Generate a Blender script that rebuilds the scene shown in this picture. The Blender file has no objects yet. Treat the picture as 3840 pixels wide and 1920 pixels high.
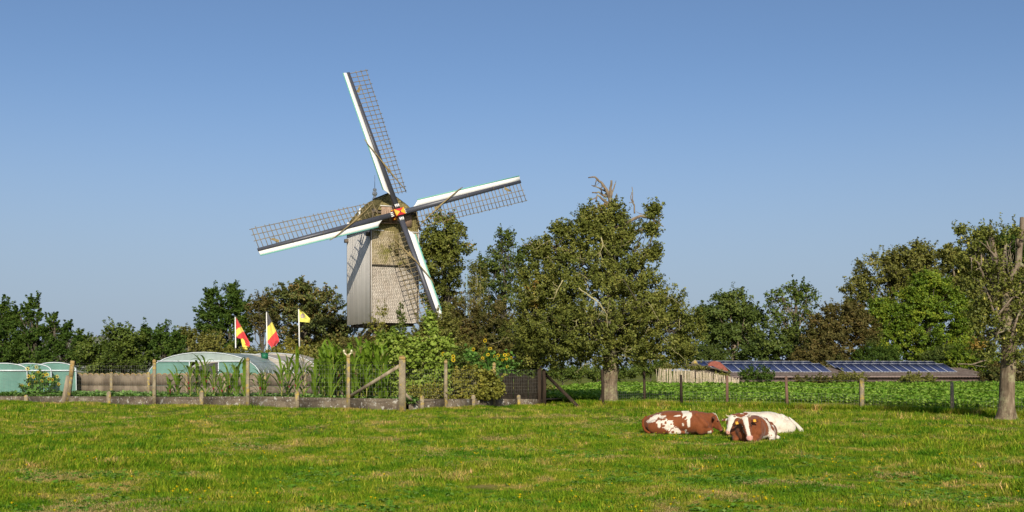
import bpy, math, random
import numpy as np
from mathutils import Vector, Matrix, noise as mnoise

random.seed(7)
RNG = np.random.default_rng(7)
scene = bpy.context.scene
COL = scene.collection

# ---------------------------------------------------------------- camera, world, sun, exposure
F, HZ, EYE = 4200.0, 1390.0, 1.7          # focal length and horizon in photo pixels (3840 wide), eye height in metres
cam_d = bpy.data.cameras.new("camera")
cam = bpy.data.objects.new("camera", cam_d)
COL.objects.link(cam)
cam.location = (0, 0, EYE)
cam.rotation_euler = (math.radians(90), 0, 0)
cam_d.sensor_width = 36.0
cam_d.lens = F / 3840.0 * 36.0
cam_d.shift_y = (HZ - 960.0) / 3840.0
cam_d.clip_start = 0.1
cam_d.clip_end = 12000
scene.camera = cam

SUN_B, SUN_E = 5.5, 27.5                  # sun azimuth to the right of straight behind the camera, elevation
world = bpy.data.worlds.new("World")
scene.world = world
world.use_nodes = True
wn = world.node_tree
bgn = wn.nodes.get("Background") or wn.nodes.new("ShaderNodeBackground")
skt = wn.nodes.new("ShaderNodeTexSky")
skt.sky_type = 'NISHITA'
skt.sun_disc = False
skt.sun_elevation = math.radians(SUN_E)
skt.sun_rotation = math.radians(180 - SUN_B)
skt.altitude = 0
skt.air_density = 0.8
skt.dust_density = 1.5
skt.ozone_density = 3.7
# the pale layer of haze that lies round the whole horizon
wtc = wn.nodes.new("ShaderNodeTexCoord"); wsx = wn.nodes.new("ShaderNodeSeparateXYZ"); wmr = wn.nodes.new("ShaderNodeMapRange"); wmx = wn.nodes.new("ShaderNodeMix")
wn.links.new(wtc.outputs['Generated'], wsx.inputs[0]); wn.links.new(wsx.outputs[2], wmr.inputs[0])
wmr.interpolation_type = 'SMOOTHERSTEP'; wmr.inputs[1].default_value = -0.02; wmr.inputs[2].default_value = 0.30; wmr.inputs[3].default_value = 0.85; wmr.inputs[4].default_value = 0.0
wmx.data_type = 'RGBA'; wn.links.new(wmr.outputs[0], wmx.inputs[0]); wn.links.new(skt.outputs[0], wmx.inputs[6]); wmx.inputs[7].default_value = (3.15, 3.85, 4.85, 1)
wn.links.new(wmx.outputs[2], bgn.inputs[0])
bgn.inputs[1].default_value = 0.116
sun_d = bpy.data.lights.new("sun", 'SUN')
sun_d.energy = 4.7
sun_d.angle = math.radians(0.53)
sun_d.color = (1.0, 0.93, 0.80)
sun = bpy.data.objects.new("sun", sun_d)
COL.objects.link(sun)
sb, se = math.radians(SUN_B), math.radians(SUN_E)
sdir = Vector((math.sin(sb) * math.cos(se), -math.cos(sb) * math.cos(se), math.sin(se)))
sun.rotation_euler = sdir.to_track_quat('Z', 'Y').to_euler()
sun.location = (20, -40, 60)
scene.view_settings.view_transform = 'Standard'
scene.view_settings.look = 'None'
scene.view_settings.gamma = 1.0
scene.view_settings.exposure = 0.0
scene.view_settings.use_curve_mapping = False
try:
    scene.cycles.max_bounces = 8
    scene.cycles.transparent_max_bounces = 12
except Exception:
    pass

# ---------------------------------------------------------------- places
def at(px, py, d):
    """world point that stands at distance d (along the view) behind photo pixel px, py"""
    return np.array([(px - 1920.0) / F * d, d, EYE + (HZ - py) / F * d])

def dep(py, z=0.0):
    return F * (EYE - z) / (py - HZ)

HUB_D = 90.0
HUB = at(1493, 799, HUB_D)
YAW = math.radians(26.8)
TILT = math.radians(10.0)
PHI = math.radians(17.4)
MT = np.array([math.cos(YAW), math.sin(YAW), 0.0])       # along the breast of the mill, to the right
MN = np.array([math.sin(YAW), -math.cos(YAW), 0.0])      # out of the breast
FP = 1.0                                                  # the hub stands this far in front of the breast
FC = HUB - MN * FP
MCEN = FC - MN * 3.1

def sst(a, b, v):
    t = np.clip((v - a) / (b - a), 0, 1)
    return t * t * (3 - 2 * t)

def gz(x, y):
    x = np.asarray(x, float); y = np.asarray(y, float)
    z = 0.045 * np.sin(x * 0.7 + 1.3 + np.sin(y * .3)) * np.sin(y * 0.45 + np.sin(x * .41)) + 0.025 * np.sin(x * 1.9 + y * 1.1)
    z = z * (1 - sst(60, 80, y))
    r = np.hypot(x - MCEN[0], y - MCEN[1])
    z = z + 4.0 * (1 - sst(3.5, 13, r))
    z = z + 0.30 * sst(56, 96, y) * sst(2, 6, x)
    return z

# ---------------------------------------------------------------- mesh helpers
def vnoise(x, y, s, seed):
    r = np.random.default_rng(seed).random((256, 256)); u = x / s + 500.3; v = y / s + 300.7
    i, j = np.floor(u).astype(int), np.floor(v).astype(int); f, g = u - i, v - j; f = f * f * (3 - 2 * f); g = g * g * (3 - 2 * g)
    a = lambda p, q: r[p % 256, q % 256]
    return (a(i, j) * (1 - f) + a(i + 1, j) * f) * (1 - g) + (a(i, j + 1) * (1 - f) + a(i + 1, j + 1) * f) * g

class MB:
    def __init__(s):
        s.v = []; s.n = 0; s.q = []; s.t = []; s.qm = []; s.tm = []; s.c = []
    def add(s, v, q=None, t=None, m=0, c=None):
        v = np.asarray(v, float).reshape(-1, 3)
        if q is not None and len(q):
            q = np.asarray(q, int).reshape(-1, 4) + s.n
            s.q.append(q); s.qm.append(np.full(len(q), m) if np.isscalar(m) else np.asarray(m))
        if t is not None and len(t):
            t = np.asarray(t, int).reshape(-1, 3) + s.n
            s.t.append(t); s.tm.append(np.full(len(t), m))
        s.v.append(v); s.n += len(v)
        s.c.append(np.zeros(len(v)) if c is None else np.broadcast_to(np.asarray(c, float), (len(v),)))
        return s
    def hexa(s, p, m=0, c=None):
        """eight corners: bottom 0-3 counter-clockwise, top 4-7"""
        return s.add(p, q=[[3, 2, 1, 0], [4, 5, 6, 7], [0, 1, 5, 4], [1, 2, 6, 5], [2, 3, 7, 6], [3, 0, 4, 7]], m=m, c=c)
    def box(s, cen, size, ax=None, m=0, c=None):
        """size = full extents along ax rows"""
        ax = np.eye(3) if ax is None else np.asarray(ax, float)
        h = np.asarray(size, float) / 2
        sg = np.array([[-1, -1, -1], [1, -1, -1], [1, 1, -1], [-1, 1, -1], [-1, -1, 1], [1, -1, 1], [1, 1, 1], [-1, 1, 1]])
        return s.hexa(np.asarray(cen, float) + (sg * h) @ ax, m=m, c=c)
    def bar(s, a, b, w, h=None, up=(0, 0, 1), m=0, c=None):
        a = np.asarray(a, float); b = np.asarray(b, float); h = w if h is None else h
        d = b - a; L = np.linalg.norm(d); d = d / L
        up = np.asarray(up, float); sd = np.cross(d, up)
        if np.linalg.norm(sd) < 1e-3:
            sd = np.cross(d, [1, 0, 0])
        sd /= np.linalg.norm(sd); uu = np.cross(sd, d)
        return s.box((a + b) / 2, (L, w, h), np.array([d, -sd, uu]), m=m, c=c)
    def tube(s, pts, rad, n=6, m=0, c=None, cap=True):
        pts = np.asarray(pts, float); k = len(pts)
        rad = np.broadcast_to(np.asarray(rad, float), (k,))
        tg = np.gradient(pts, axis=0)
        tg /= np.maximum(np.linalg.norm(tg, axis=1, keepdims=True), 1e-9)
        ref = np.array([0, 0, 1.0]) if abs(tg[0][2]) < 0.9 else np.array([1.0, 0, 0])
        A = np.arange(n) * 2 * math.pi / n
        V = []
        for i in range(k):
            u = np.cross(tg[i], ref); u /= max(np.linalg.norm(u), 1e-9)
            w = np.cross(tg[i], u); ref = np.cross(u, tg[i]); ref /= max(np.linalg.norm(ref), 1e-9)
            V.append(pts[i] + rad[i] * (np.cos(A)[:, None] * u + np.sin(A)[:, None] * w))
        V = np.concatenate(V)
        j = np.arange(n); j2 = (j + 1) % n
        q = np.concatenate([np.stack([i * n + j, i * n + j2, (i + 1) * n + j2, (i + 1) * n + j], 1) for i in range(k - 1)])
        base = s.n
        s.add(V, q=q, m=m, c=c)
        if cap:
            c0 = np.stack([pts[0], pts[-1]])
            ti = []
            for a in range(n):
                b = (a + 1) % n
                ti.append([-n * k + b, -n * k + a, 0]); ti.append([-n + a, -n + b, 1])
            s.add(c0, t=np.array(ti), m=m, c=c)
        return s
    def ball(s, cen, r, nu=8, nv=6, ax=None, m=0, c=None):
        ax = np.eye(3) if ax is None else np.asarray(ax)
        r = np.broadcast_to(np.asarray(r, float), (3,))
        V = []
        for i in range(nv + 1):
            th = math.pi * (i + 0.001) / (nv + 0.002)
            for j in range(nu):
                ph = 2 * math.pi * j / nu
                V.append((math.sin(th) * math.cos(ph), math.sin(th) * math.sin(ph), math.cos(th)))
        V = np.asarray(cen, float) + (np.array(V) * r) @ ax
        q = [[i * nu + j, (i + 1) * nu + j, (i + 1) * nu + (j + 1) % nu, i * nu + (j + 1) % nu] for i in range(nv) for j in range(nu)]
        return s.add(V, q=q, m=m, c=c)
    def mesh(s, name, off=(0, 0, 0), smooth=False, attr='tint'):
        V = np.concatenate(s.v) - np.asarray(off, float)
        q = np.concatenate(s.q) if s.q else np.zeros((0, 4), int)
        t = np.concatenate(s.t) if s.t else np.zeros((0, 3), int)
        me = bpy.data.meshes.new(name)
        me.vertices.add(len(V)); me.vertices.foreach_set('co', V.ravel().astype(np.float32))
        nl = q.size + t.size
        me.loops.add(nl); me.polygons.add(len(q) + len(t))
        me.loops.foreach_set('vertex_index', np.concatenate([q.ravel(), t.ravel()]).astype(np.int32))
        ls = np.concatenate([np.arange(len(q)) * 4, q.size + np.arange(len(t)) * 3]).astype(np.int32)
        me.polygons.foreach_set('loop_start', ls)
        mi = np.concatenate(([np.concatenate(s.qm)] if s.qm else []) + ([np.concatenate(s.tm)] if s.tm else []))
        me.polygons.foreach_set('material_index', mi.astype(np.int32))
        if smooth:
            me.polygons.foreach_set('use_smooth', np.ones(len(q) + len(t), bool))
        me.update(calc_edges=True)
        a = me.attributes.new(attr, 'FLOAT', 'POINT')
        a.data.foreach_set('value', np.concatenate(s.c).astype(np.float32))
        return me

WL = {}
def tag(o, label=None, cat=None, group=None, kind=None):
    if label: o['label'] = label
    if cat: o['category'] = cat
    if group: o['group'] = group
    if kind: o['kind'] = kind
    return o
def gnarled(mb, pts, rad, rng, n=18, flare=1.6):
    """trunk with ridges, hollows and a root flare"""
    pts = np.asarray(pts, float); u = np.linspace(0, len(pts) - 1, 22)
    P = np.stack([np.interp(u, range(len(pts)), pts[:, i]) for i in range(3)], 1); R = np.interp(u, range(len(pts)), rad)
    h = P[:, 2] - P[0, 2]; ph = rng.uniform(0, 6, 4); A = np.arange(n) * 2 * math.pi / n
    V = []
    for k in range(len(P)):
        fl = 1 + (flare - 1) * math.exp(-h[k] / .28)
        rr = R[k] * fl * (1 + .09 * np.sin(3 * A + ph[0] + h[k] * .8) + .06 * np.sin(5 * A + ph[1] - h[k] * 1.5) + .05 * np.sin(8 * A + ph[2] + h[k] * 3) + .12 * math.exp(-h[k] / .25) * np.sin(4 * A + ph[3]) + rng.normal(size=n) * .02)
        V.append(P[k] + np.stack([rr * np.cos(A), rr * np.sin(A), np.zeros(n)], 1))
    j = np.arange(n); j2 = (j + 1) % n
    q = np.concatenate([np.stack([i * n + j, i * n + j2, (i + 1) * n + j2, (i + 1) * n + j], 1) for i in range(len(P) - 1)])
    mb.add(np.concatenate(V), q=q); return mb

def empty(name, loc, rz=0.0):
    o = bpy.data.objects.new(name, None); COL.objects.link(o)
    o.location = [float(v) for v in loc]; o.rotation_euler = (0, 0, rz)
    o.empty_display_size = 0.3
    WL[o] = np.array(loc, float)
    return o
def thing(name, loc, label, cat, group=None, rz=0.0):
    return tag(empty(name, loc, rz), label, cat, group)
def link(name, me, mats, parent=None, loc=None, local=False):
    for m in (mats if isinstance(mats, (list, tuple)) else [mats]):
        if m is not None and me.materials.find(m.name) < 0 or len(me.materials) == 0:
            me.materials.append(m)
    o = bpy.data.objects.new(name, me); COL.objects.link(o)
    if parent is not None:
        o.parent = parent; WL[o] = WL[parent]
    elif loc is not None:
        o.location = [float(v) for v in loc]; WL[o] = np.array(loc, float)
    else:
        WL[o] = np.zeros(3)
    return o
def obj(name, mb, mats, parent=None, loc=None, smooth=False, local=False):
    """world-space mesh builder -> object; stored relative to its parent's place"""
    off = (0, 0, 0)
    if not local:
        off = WL[parent] if parent is not None else (loc if loc is not None else (0, 0, 0))
    me = mb.mesh(name, off, smooth)
    return link(name, me, mats, parent, loc)
def copy_tree(o, parent=None):
    c = o.copy(); COL.objects.link(c); c.parent = parent; WL[c] = WL.get(o, np.zeros(3))
    for ch in list(o.children):
        copy_tree(ch, c)
    return c

# ---------------------------------------------------------------- materials
def newmat(name):
    m = bpy.data.materials.new(name); m.use_nodes = True
    nt = m.node_tree; b = nt.nodes['Principled BSDF']
    return m, nt, b
def N(nt, t, **k):
    n = nt.nodes.new(t)
    for a, v in k.items():
        setattr(n, a, v)
    return n
def rampnode(nt, stops, interp='LINEAR'):
    r = N(nt, 'ShaderNodeValToRGB'); cr = r.color_ramp; cr.interpolation = interp
    while len(cr.elements) < len(stops): cr.elements.new(0.5)
    for e, (p, c) in zip(cr.elements, stops):
        e.position = p; e.color = (c[0], c[1], c[2], 1)
    return r
def noisen(nt, scale, detail=4, rough=0.6, coord='pos', stretch=None):
    if coord == 'pos':
        src = N(nt, 'ShaderNodeNewGeometry').outputs['Position']
    else:
        src = N(nt, 'ShaderNodeTexCoord').outputs['Object']
    if stretch is not None:
        mp = N(nt, 'ShaderNodeMapping'); mp.inputs['Scale'].default_value = stretch
        nt.links.new(src, mp.inputs['Vector']); src = mp.outputs[0]
    n = N(nt, 'ShaderNodeTexNoise'); n.inputs['Scale'].default_value = scale
    n.inputs['Detail'].default_value = detail; n.inputs['Roughness'].default_value = rough
    nt.links.new(src, n.inputs['Vector'])
    return n
def mixc(nt, fac, a, b, mode='MIX'):
    m = N(nt, 'ShaderNodeMix', data_type='RGBA', blend_type=mode)
    if hasattr(fac, 'is_linked'): nt.links.new(fac, m.inputs[0])
    else: m.inputs[0].default_value = fac
    for s, v in ((6, a), (7, b)):
        if hasattr(v, 'is_linked'): nt.links.new(v, m.inputs[s])
        else: m.inputs[s].default_value = (v[0], v[1], v[2], 1)
    return m.outputs[2]
def surf(name, stops, scale=4, rough=0.8, spec=0.2, bump=0.0, bscale=None, stretch=None, coord='pos', detail=5, extra=None, tintamt=0.0, metal=0.0):
    """noise-coloured surface; extra = (scale, lo, hi, colour) adds stains of its own; tint attribute varies brightness a little"""
    m, nt, b = newmat(name)
    n = noisen(nt, scale, detail, 0.65, coord, stretch)
    r = rampnode(nt, stops); nt.links.new(n.outputs['Fac'], r.inputs[0])
    colr = r.outputs[0]
    for ex in (extra or []):
        n2 = noisen(nt, ex[0], 6, 0.7, coord, ex[4] if len(ex) > 4 else None)
        mr = N(nt, 'ShaderNodeMapRange'); mr.inputs[1].default_value = ex[1]; mr.inputs[2].default_value = ex[2]
        nt.links.new(n2.outputs['Fac'], mr.inputs[0])
        colr = mixc(nt, mr.outputs[0], colr, ex[3])
    if tintamt:
        at_ = N(nt, 'ShaderNodeAttribute', attribute_name='tint')
        mr = N(nt, 'ShaderNodeMapRange'); mr.inputs[3].default_value = 1 - tintamt; mr.inputs[4].default_value = 1 + tintamt
        nt.links.new(at_.outputs['Fac'], mr.inputs[0])
        cb = N(nt, 'ShaderNodeCombineColor')
        for i in range(3): nt.links.new(mr.outputs[0], cb.inputs[i])
        colr = mixc(nt, 1.0, colr, cb.outputs[0], 'MULTIPLY')
    nt.links.new(colr, b.inputs['Base Color'])
    b.inputs['Roughness'].default_value = rough
    b.inputs['Specular IOR Level'].default_value = spec
    b.inputs['Metallic'].default_value = metal
    if bump:
        nb = noisen(nt, bscale or scale * 4, 6, 0.7, coord, stretch)
        bp = N(nt, 'ShaderNodeBump'); bp.inputs['Strength'].default_value = bump; bp.inputs['Distance'].default_value = 0.02
        nt.links.new(nb.outputs['Fac'], bp.inputs['Height']); nt.links.new(bp.outputs[0], b.inputs['Normal'])
    return m
def leafmat(name, stops, trans=0.35, rough=0.6, spec=0.12, patch=None):
    """leaf colour from the per-leaf tint; patch = (scale, lo, hi, colour): sprays of another colour of leaf"""
    m, nt, b = newmat(name)
    at_ = N(nt, 'ShaderNodeAttribute', attribute_name='tint')
    r = rampnode(nt, stops); nt.links.new(at_.outputs['Fac'], r.inputs[0])
    colr = r.outputs[0]
    if patch:
        n2 = noisen(nt, patch[0], 3, 0.6)
        mr = N(nt, 'ShaderNodeMapRange'); mr.inputs[1].default_value = patch[1]; mr.inputs[2].default_value = patch[2]
        nt.links.new(n2.outputs['Fac'], mr.inputs[0])
        colr = mixc(nt, mr.outputs[0], colr, patch[3])
    nt.links.new(colr, b.inputs['Base Color'])
    b.inputs['Roughness'].default_value = rough
    b.inputs['Specular IOR Level'].default_value = spec
    tr = N(nt, 'ShaderNodeBsdfTranslucent'); ms = N(nt, 'ShaderNodeMixShader')
    tc = mixc(nt, 1.0, colr, (1.15, 1.1, 0.5), 'MULTIPLY')
    nt.links.new(tc, tr.inputs[0])
    ms.inputs[0].default_value = trans
    out = nt.nodes['Material Output']
    nt.links.new(b.outputs[0], ms.inputs[1]); nt.links.new(tr.outputs[0], ms.inputs[2]); nt.links.new(ms.outputs[0], out.inputs[0])
    return m
def flat(name, c, rough=0.5, spec=0.4, var=0.12, coord='pos', metal=0.0):
    c = np.array(c)
    return surf(name, [(0.3, c * (1 - var)), (0.7, c * (1 + var))], scale=6, rough=rough, spec=spec, coord=coord, metal=metal)

# ---------------------------------------------------------------- foliage
def unit(v):
    return v / np.maximum(np.linalg.norm(v, axis=-1, keepdims=True), 1e-9)

def leafquads(mb, cen, size, nrm, tint, rng, aspect=0.55, m=0):
    n = len(cen)
    nrm = unit(nrm)
    r = unit(rng.normal(size=(n, 3)))
    a = unit(np.cross(nrm, r)); b = np.cross(nrm, a)
    L = size[:, None]; W = (size * aspect)[:, None]
    V = np.stack([cen - a * L * 0.5, cen + b * W * 0.5 + nrm * W * 0.15, cen + a * L * 0.5, cen - b * W * 0.5 + nrm * W * 0.15], 1).reshape(-1, 3)
    q = np.arange(n * 4).reshape(n, 4)
    mb.add(V, q=q, m=m, c=np.repeat(tint, 4))

def crown_leaves(blobs, leaf, cover, clump, rng, shoots=0.35, aspect=0.6, flat_=0.7, mb=None, core=0.4, autumn=None, maxn=90000, ragged=0.13, gather=.24):
    """leaves gathered in clumps through the volume of a few ellipsoids; returns builder and clump centres"""
    mb = mb or MB()
    B = np.array(blobs, float)
    area = math.pi * B[:, 3] * B[:, 5]
    tot = area.sum()
    K = max(12, int(tot / (clump * clump) * 1.9))
    n_all = min(maxn, int(cover * tot / (leaf * leaf * aspect * 0.5)))
    per = max(6, n_all // K)
    pb = area / tot + .35 / len(B)
    K = int(K * 1.2)
    bi = rng.choice(len(B), size=K, p=pb / pb.sum())
    d = unit(rng.normal(size=(K, 3)))
    rad = (core + (1 - core) * rng.random(K) ** 0.5) * (1 + ragged * rng.normal(size=K))
    rad = np.minimum(rad, 1.0 + 1.4 * ragged)
    C = B[bi, :3] + d * B[bi, 3:6] * rad[:, None]
    nbgh = max(3, K // 11)
    bc = C[rng.choice(K, size=nbgh, replace=False)]
    near = np.argmin(((C[:, None, :] - bc[None]) ** 2).sum(2), axis=1)
    C = C + (bc[near] - C) * (gather * (.7 + .6 * rng.random((K, 1))))
    ct = np.clip(.55 * rng.random(nbgh)[near] + .45 * rng.random(K), 0, 1)
    cn = unit(rng.normal(size=(K, 3)))
    sh = rng.random(K) < shoots
    ax = unit(d + np.array([0, 0, 0.7]) + 0.4 * rng.normal(size=(K, 3)))
    csz = np.minimum(clump * (0.55 + 0.7 * rng.random(K)), B[bi, 3] * .8 + .05)
    idx = np.repeat(np.arange(K), per)
    n = len(idx)
    g = np.clip(rng.normal(size=(n, 3)), -1.7, 1.7) * 0.5
    g[:, 2] *= flat_
    P = C[idx] + g * csz[idx][:, None]
    along = np.minimum(np.abs(rng.normal(size=n)) * 0.9, 1.3) - .3
    S = sh[idx]
    P[S] = (C[idx] + ax[idx] * (along * csz[idx] * 1.5)[:, None] + g * (csz[idx] * 0.32)[:, None])[S]
    out = unit(P - B[bi[idx], :3])
    nr = out * 0.6 + np.array([0, 0, 0.5]) + cn[idx] * .55 + rng.normal(size=(n, 3)) * 0.6
    tint = np.clip(0.5 * ct[idx] + 0.5 * rng.random(n), 0, 1)
    sz = leaf * (0.65 + 0.7 * rng.random(n))
    leafquads(mb, P, sz, nr, tint, rng, aspect)
    return mb, C, d

def limbs(mb, base, r0, top, C, rng, nl=14, nt=40, wig=0.15, bend=0.25):
    base = np.asarray(base, float); top = np.asarray(top, float)
    H = np.linalg.norm(top - base)
    k = 7
    ts = np.linspace(0, 1, k)
    pts = base + (top - base) * ts[:, None] + rng.normal(size=(k, 3)) * [[wig * 0.35, wig * 0.35, 0]] * (ts[:, None] > 0.2) * H * 0.08
    pts[0, 2] -= 0.15
    rr = r0 * (1 - 0.85 * ts); rr[0] *= 1.25
    mb.tube(pts, rr, n=9)
    def on(t):
        f = t * (k - 1); i = min(int(f), k - 2); return pts[i] + (pts[i + 1] - pts[i]) * (f - i), r0 * (1 - 0.85 * t)
    mains = []
    sel = rng.choice(len(C), size=min(nl, len(C)), replace=False)
    for j in sel:
        c = C[j]
        hz = (c[2] - base[2]) / H
        t0 = float(np.clip(hz * rng.uniform(0.3, 0.75), 0.22, 0.93))
        p0, r_ = on(t0)
        mid = (p0 + c) / 2 + np.array([0, 0, bend * np.linalg.norm(c - p0) * rng.uniform(-0.6, 0.6)]) + rng.normal(size=3) * 0.05 * H * wig
        u = np.linspace(0, 1, 6)[:, None]
        q = (1 - u) ** 2 * p0 + 2 * u * (1 - u) * mid + u * u * c
        q[1:-1] += rng.normal(size=(4, 3)) * 0.012 * H
        mb.tube(q, np.linspace(r_ * 0.5, r0 * 0.06, 6), n=5, cap=False)
        mains.append((q, r_ * 0.5))
    if mains:
        for j in rng.choice(len(C), size=min(nt, len(C)), replace=False):
            c = C[j]
            best = min(mains, key=lambda mq: np.linalg.norm(mq[0][3] - c))
            q0 = best[0][rng.integers(1, 5)]
            mid = (q0 + c) / 2 + rng.normal(size=3) * 0.03 * H
            mb.tube(np.stack([q0, mid, c]), [r0 * 0.12, r0 * 0.07, r0 * 0.03], n=4, cap=False)
    return mb

def px_blobs(d, blobs, dscale=0.9, dj=None):
    out = []
    for b in blobs:
        cx, cy, rx, ry = b[:4]
        dd = d + (b[4] if len(b) > 4 else 0)
        c = at(cx, cy, dd)
        s = dd / F
        out.append((c[0], c[1], c[2], rx * s, max(rx * s * dscale, 0.3), ry * s))
    return out

def make_tree(name, label, cat, d, base_px, blobs, lmat, bmat, leaf=0.2, cover=3.0, clump=0.7, seed=1, trunk_r=0.25, top=None,
              nl=14, nt=40, shoots=0.35, group=None, dscale=0.9, core=0.3, aspect=0.6, maxn=60000, flat_=0.7, ragged=0.09, crown_name='crown', gather=.24):
    rng = np.random.default_rng(seed)
    B = px_blobs(d, blobs, dscale)
    bx = (base_px - 1920) / F * d
    base = np.array([bx, d, float(gz(bx, d))])
    t = thing(name, base, label, cat, group)
    mb, C, _ = crown_leaves(B, leaf * 1.0, cover * 1.75, clump * .8, rng, shoots, aspect, flat_, core=core, maxn=maxn, ragged=ragged, gather=gather)
    obj(crown_name, mb, lmat, t)
    if top is None:
        hi = max(B, key=lambda b: b[2] + b[5] * 0.5)
        tp = np.array([hi[0], hi[1], hi[2] + hi[5] * 0.35])
    else:
        tp = at(top[0], top[1], d)
    tb = MB()
    limbs(tb, base, trunk_r, tp, C, rng, nl, nt)
    obj('trunk', tb, bmat, t, smooth=True)
    return t

# ---------------------------------------------------------------- scattered stuff: points and tuft shapes in one mesh, instanced by geometry nodes
def scatter_group():
    if 'scatter' in bpy.data.node_groups: return bpy.data.node_groups['scatter']
    g = bpy.data.node_groups.new('scatter', 'GeometryNodeTree')
    g.interface.new_socket('Geometry', in_out='INPUT', socket_type='NodeSocketGeometry')
    g.interface.new_socket('Geometry', in_out='OUTPUT', socket_type='NodeSocketGeometry')
    n, l = g.nodes, g.links
    gi = n.new('NodeGroupInput'); go = n.new('NodeGroupOutput')
    na = n.new('GeometryNodeInputNamedAttribute'); na.data_type = 'INT'; na.inputs[0].default_value = 'kind_no'
    cmp_ = n.new('FunctionNodeCompare'); cmp_.data_type = 'INT'; cmp_.operation = 'GREATER_THAN'
    ia = [s for s in cmp_.inputs if s.enabled]
    l.new(na.outputs[0], ia[0]); ia[1].default_value = 0
    sep = n.new('GeometryNodeSeparateGeometry'); sep.domain = 'POINT'
    l.new(gi.outputs[0], sep.inputs[0]); l.new(cmp_.outputs[0], sep.inputs[1])
    sp = n.new('GeometryNodeSplitToInstances'); sp.domain = 'FACE'
    l.new(sep.outputs[0], sp.inputs[0]); l.new(na.outputs[0], sp.inputs['Group ID'])
    iop = n.new('GeometryNodeInstanceOnPoints')
    l.new(sep.outputs[1], iop.inputs['Points']); l.new(sp.outputs[0], iop.inputs['Instance'])
    iop.inputs['Pick Instance'].default_value = True
    rv = n.new('FunctionNodeRandomValue'); rv.data_type = 'FLOAT'
    ri = [s for s in rv.inputs if s.enabled]
    ri[0].default_value = 0; ri[1].default_value = 6.283
    cx = n.new('ShaderNodeCombineXYZ'); l.new([s for s in rv.outputs if s.enabled][0], cx.inputs[2])
    l.new(cx.outputs[0], iop.inputs['Rotation'])
    sc = n.new('GeometryNodeInputNamedAttribute'); sc.data_type = 'FLOAT'; sc.inputs[0].default_value = 'scl'
    cs = n.new('ShaderNodeCombineXYZ')
    so = [s for s in sc.outputs if s.enabled][0]
    for i in range(3): l.new(so, cs.inputs[i])
    l.new(cs.outputs[0], iop.inputs['Scale'])
    l.new(iop.outputs[0], go.inputs[0])
    return g

def scatter(name, P, scl, tufts, mats, parent=None):
    """tufts: list of MB; P: (n,3) points"""
    mb = MB(); kn = [np.zeros(len(P), int)]; sc = [np.asarray(scl, float)]
    mb.add(P)
    for i, t in enumerate(tufts):
        V = np.concatenate(t.v)
        for arr, mm, key in ((t.q, t.qm, 'q'), (t.t, t.tm, 't')):
            pass
        off = mb.n
        mb.v.append(V); mb.c.append(np.concatenate(t.c)); mb.n += len(V)
        for a, b in zip(t.q, t.qm): mb.q.append(a + off); mb.qm.append(b)
        for a, b in zip(t.t, t.tm): mb.t.append(a + off); mb.tm.append(b)
        kn.append(np.full(len(V), i + 1)); sc.append(np.ones(len(V)))
    me = mb.mesh(name)
    a = me.attributes.new('kind_no', 'INT', 'POINT'); a.data.foreach_set('value', np.concatenate(kn).astype(np.int32))
    a = me.attributes.new('scl', 'FLOAT', 'POINT'); a.data.foreach_set('value', np.concatenate(sc).astype(np.float32))
    o = link(name, me, mats, parent)
    md = o.modifiers.new('scatter', 'NODES'); md.node_group = scatter_group()
    o['kind'] = 'stuff'
    return o
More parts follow.
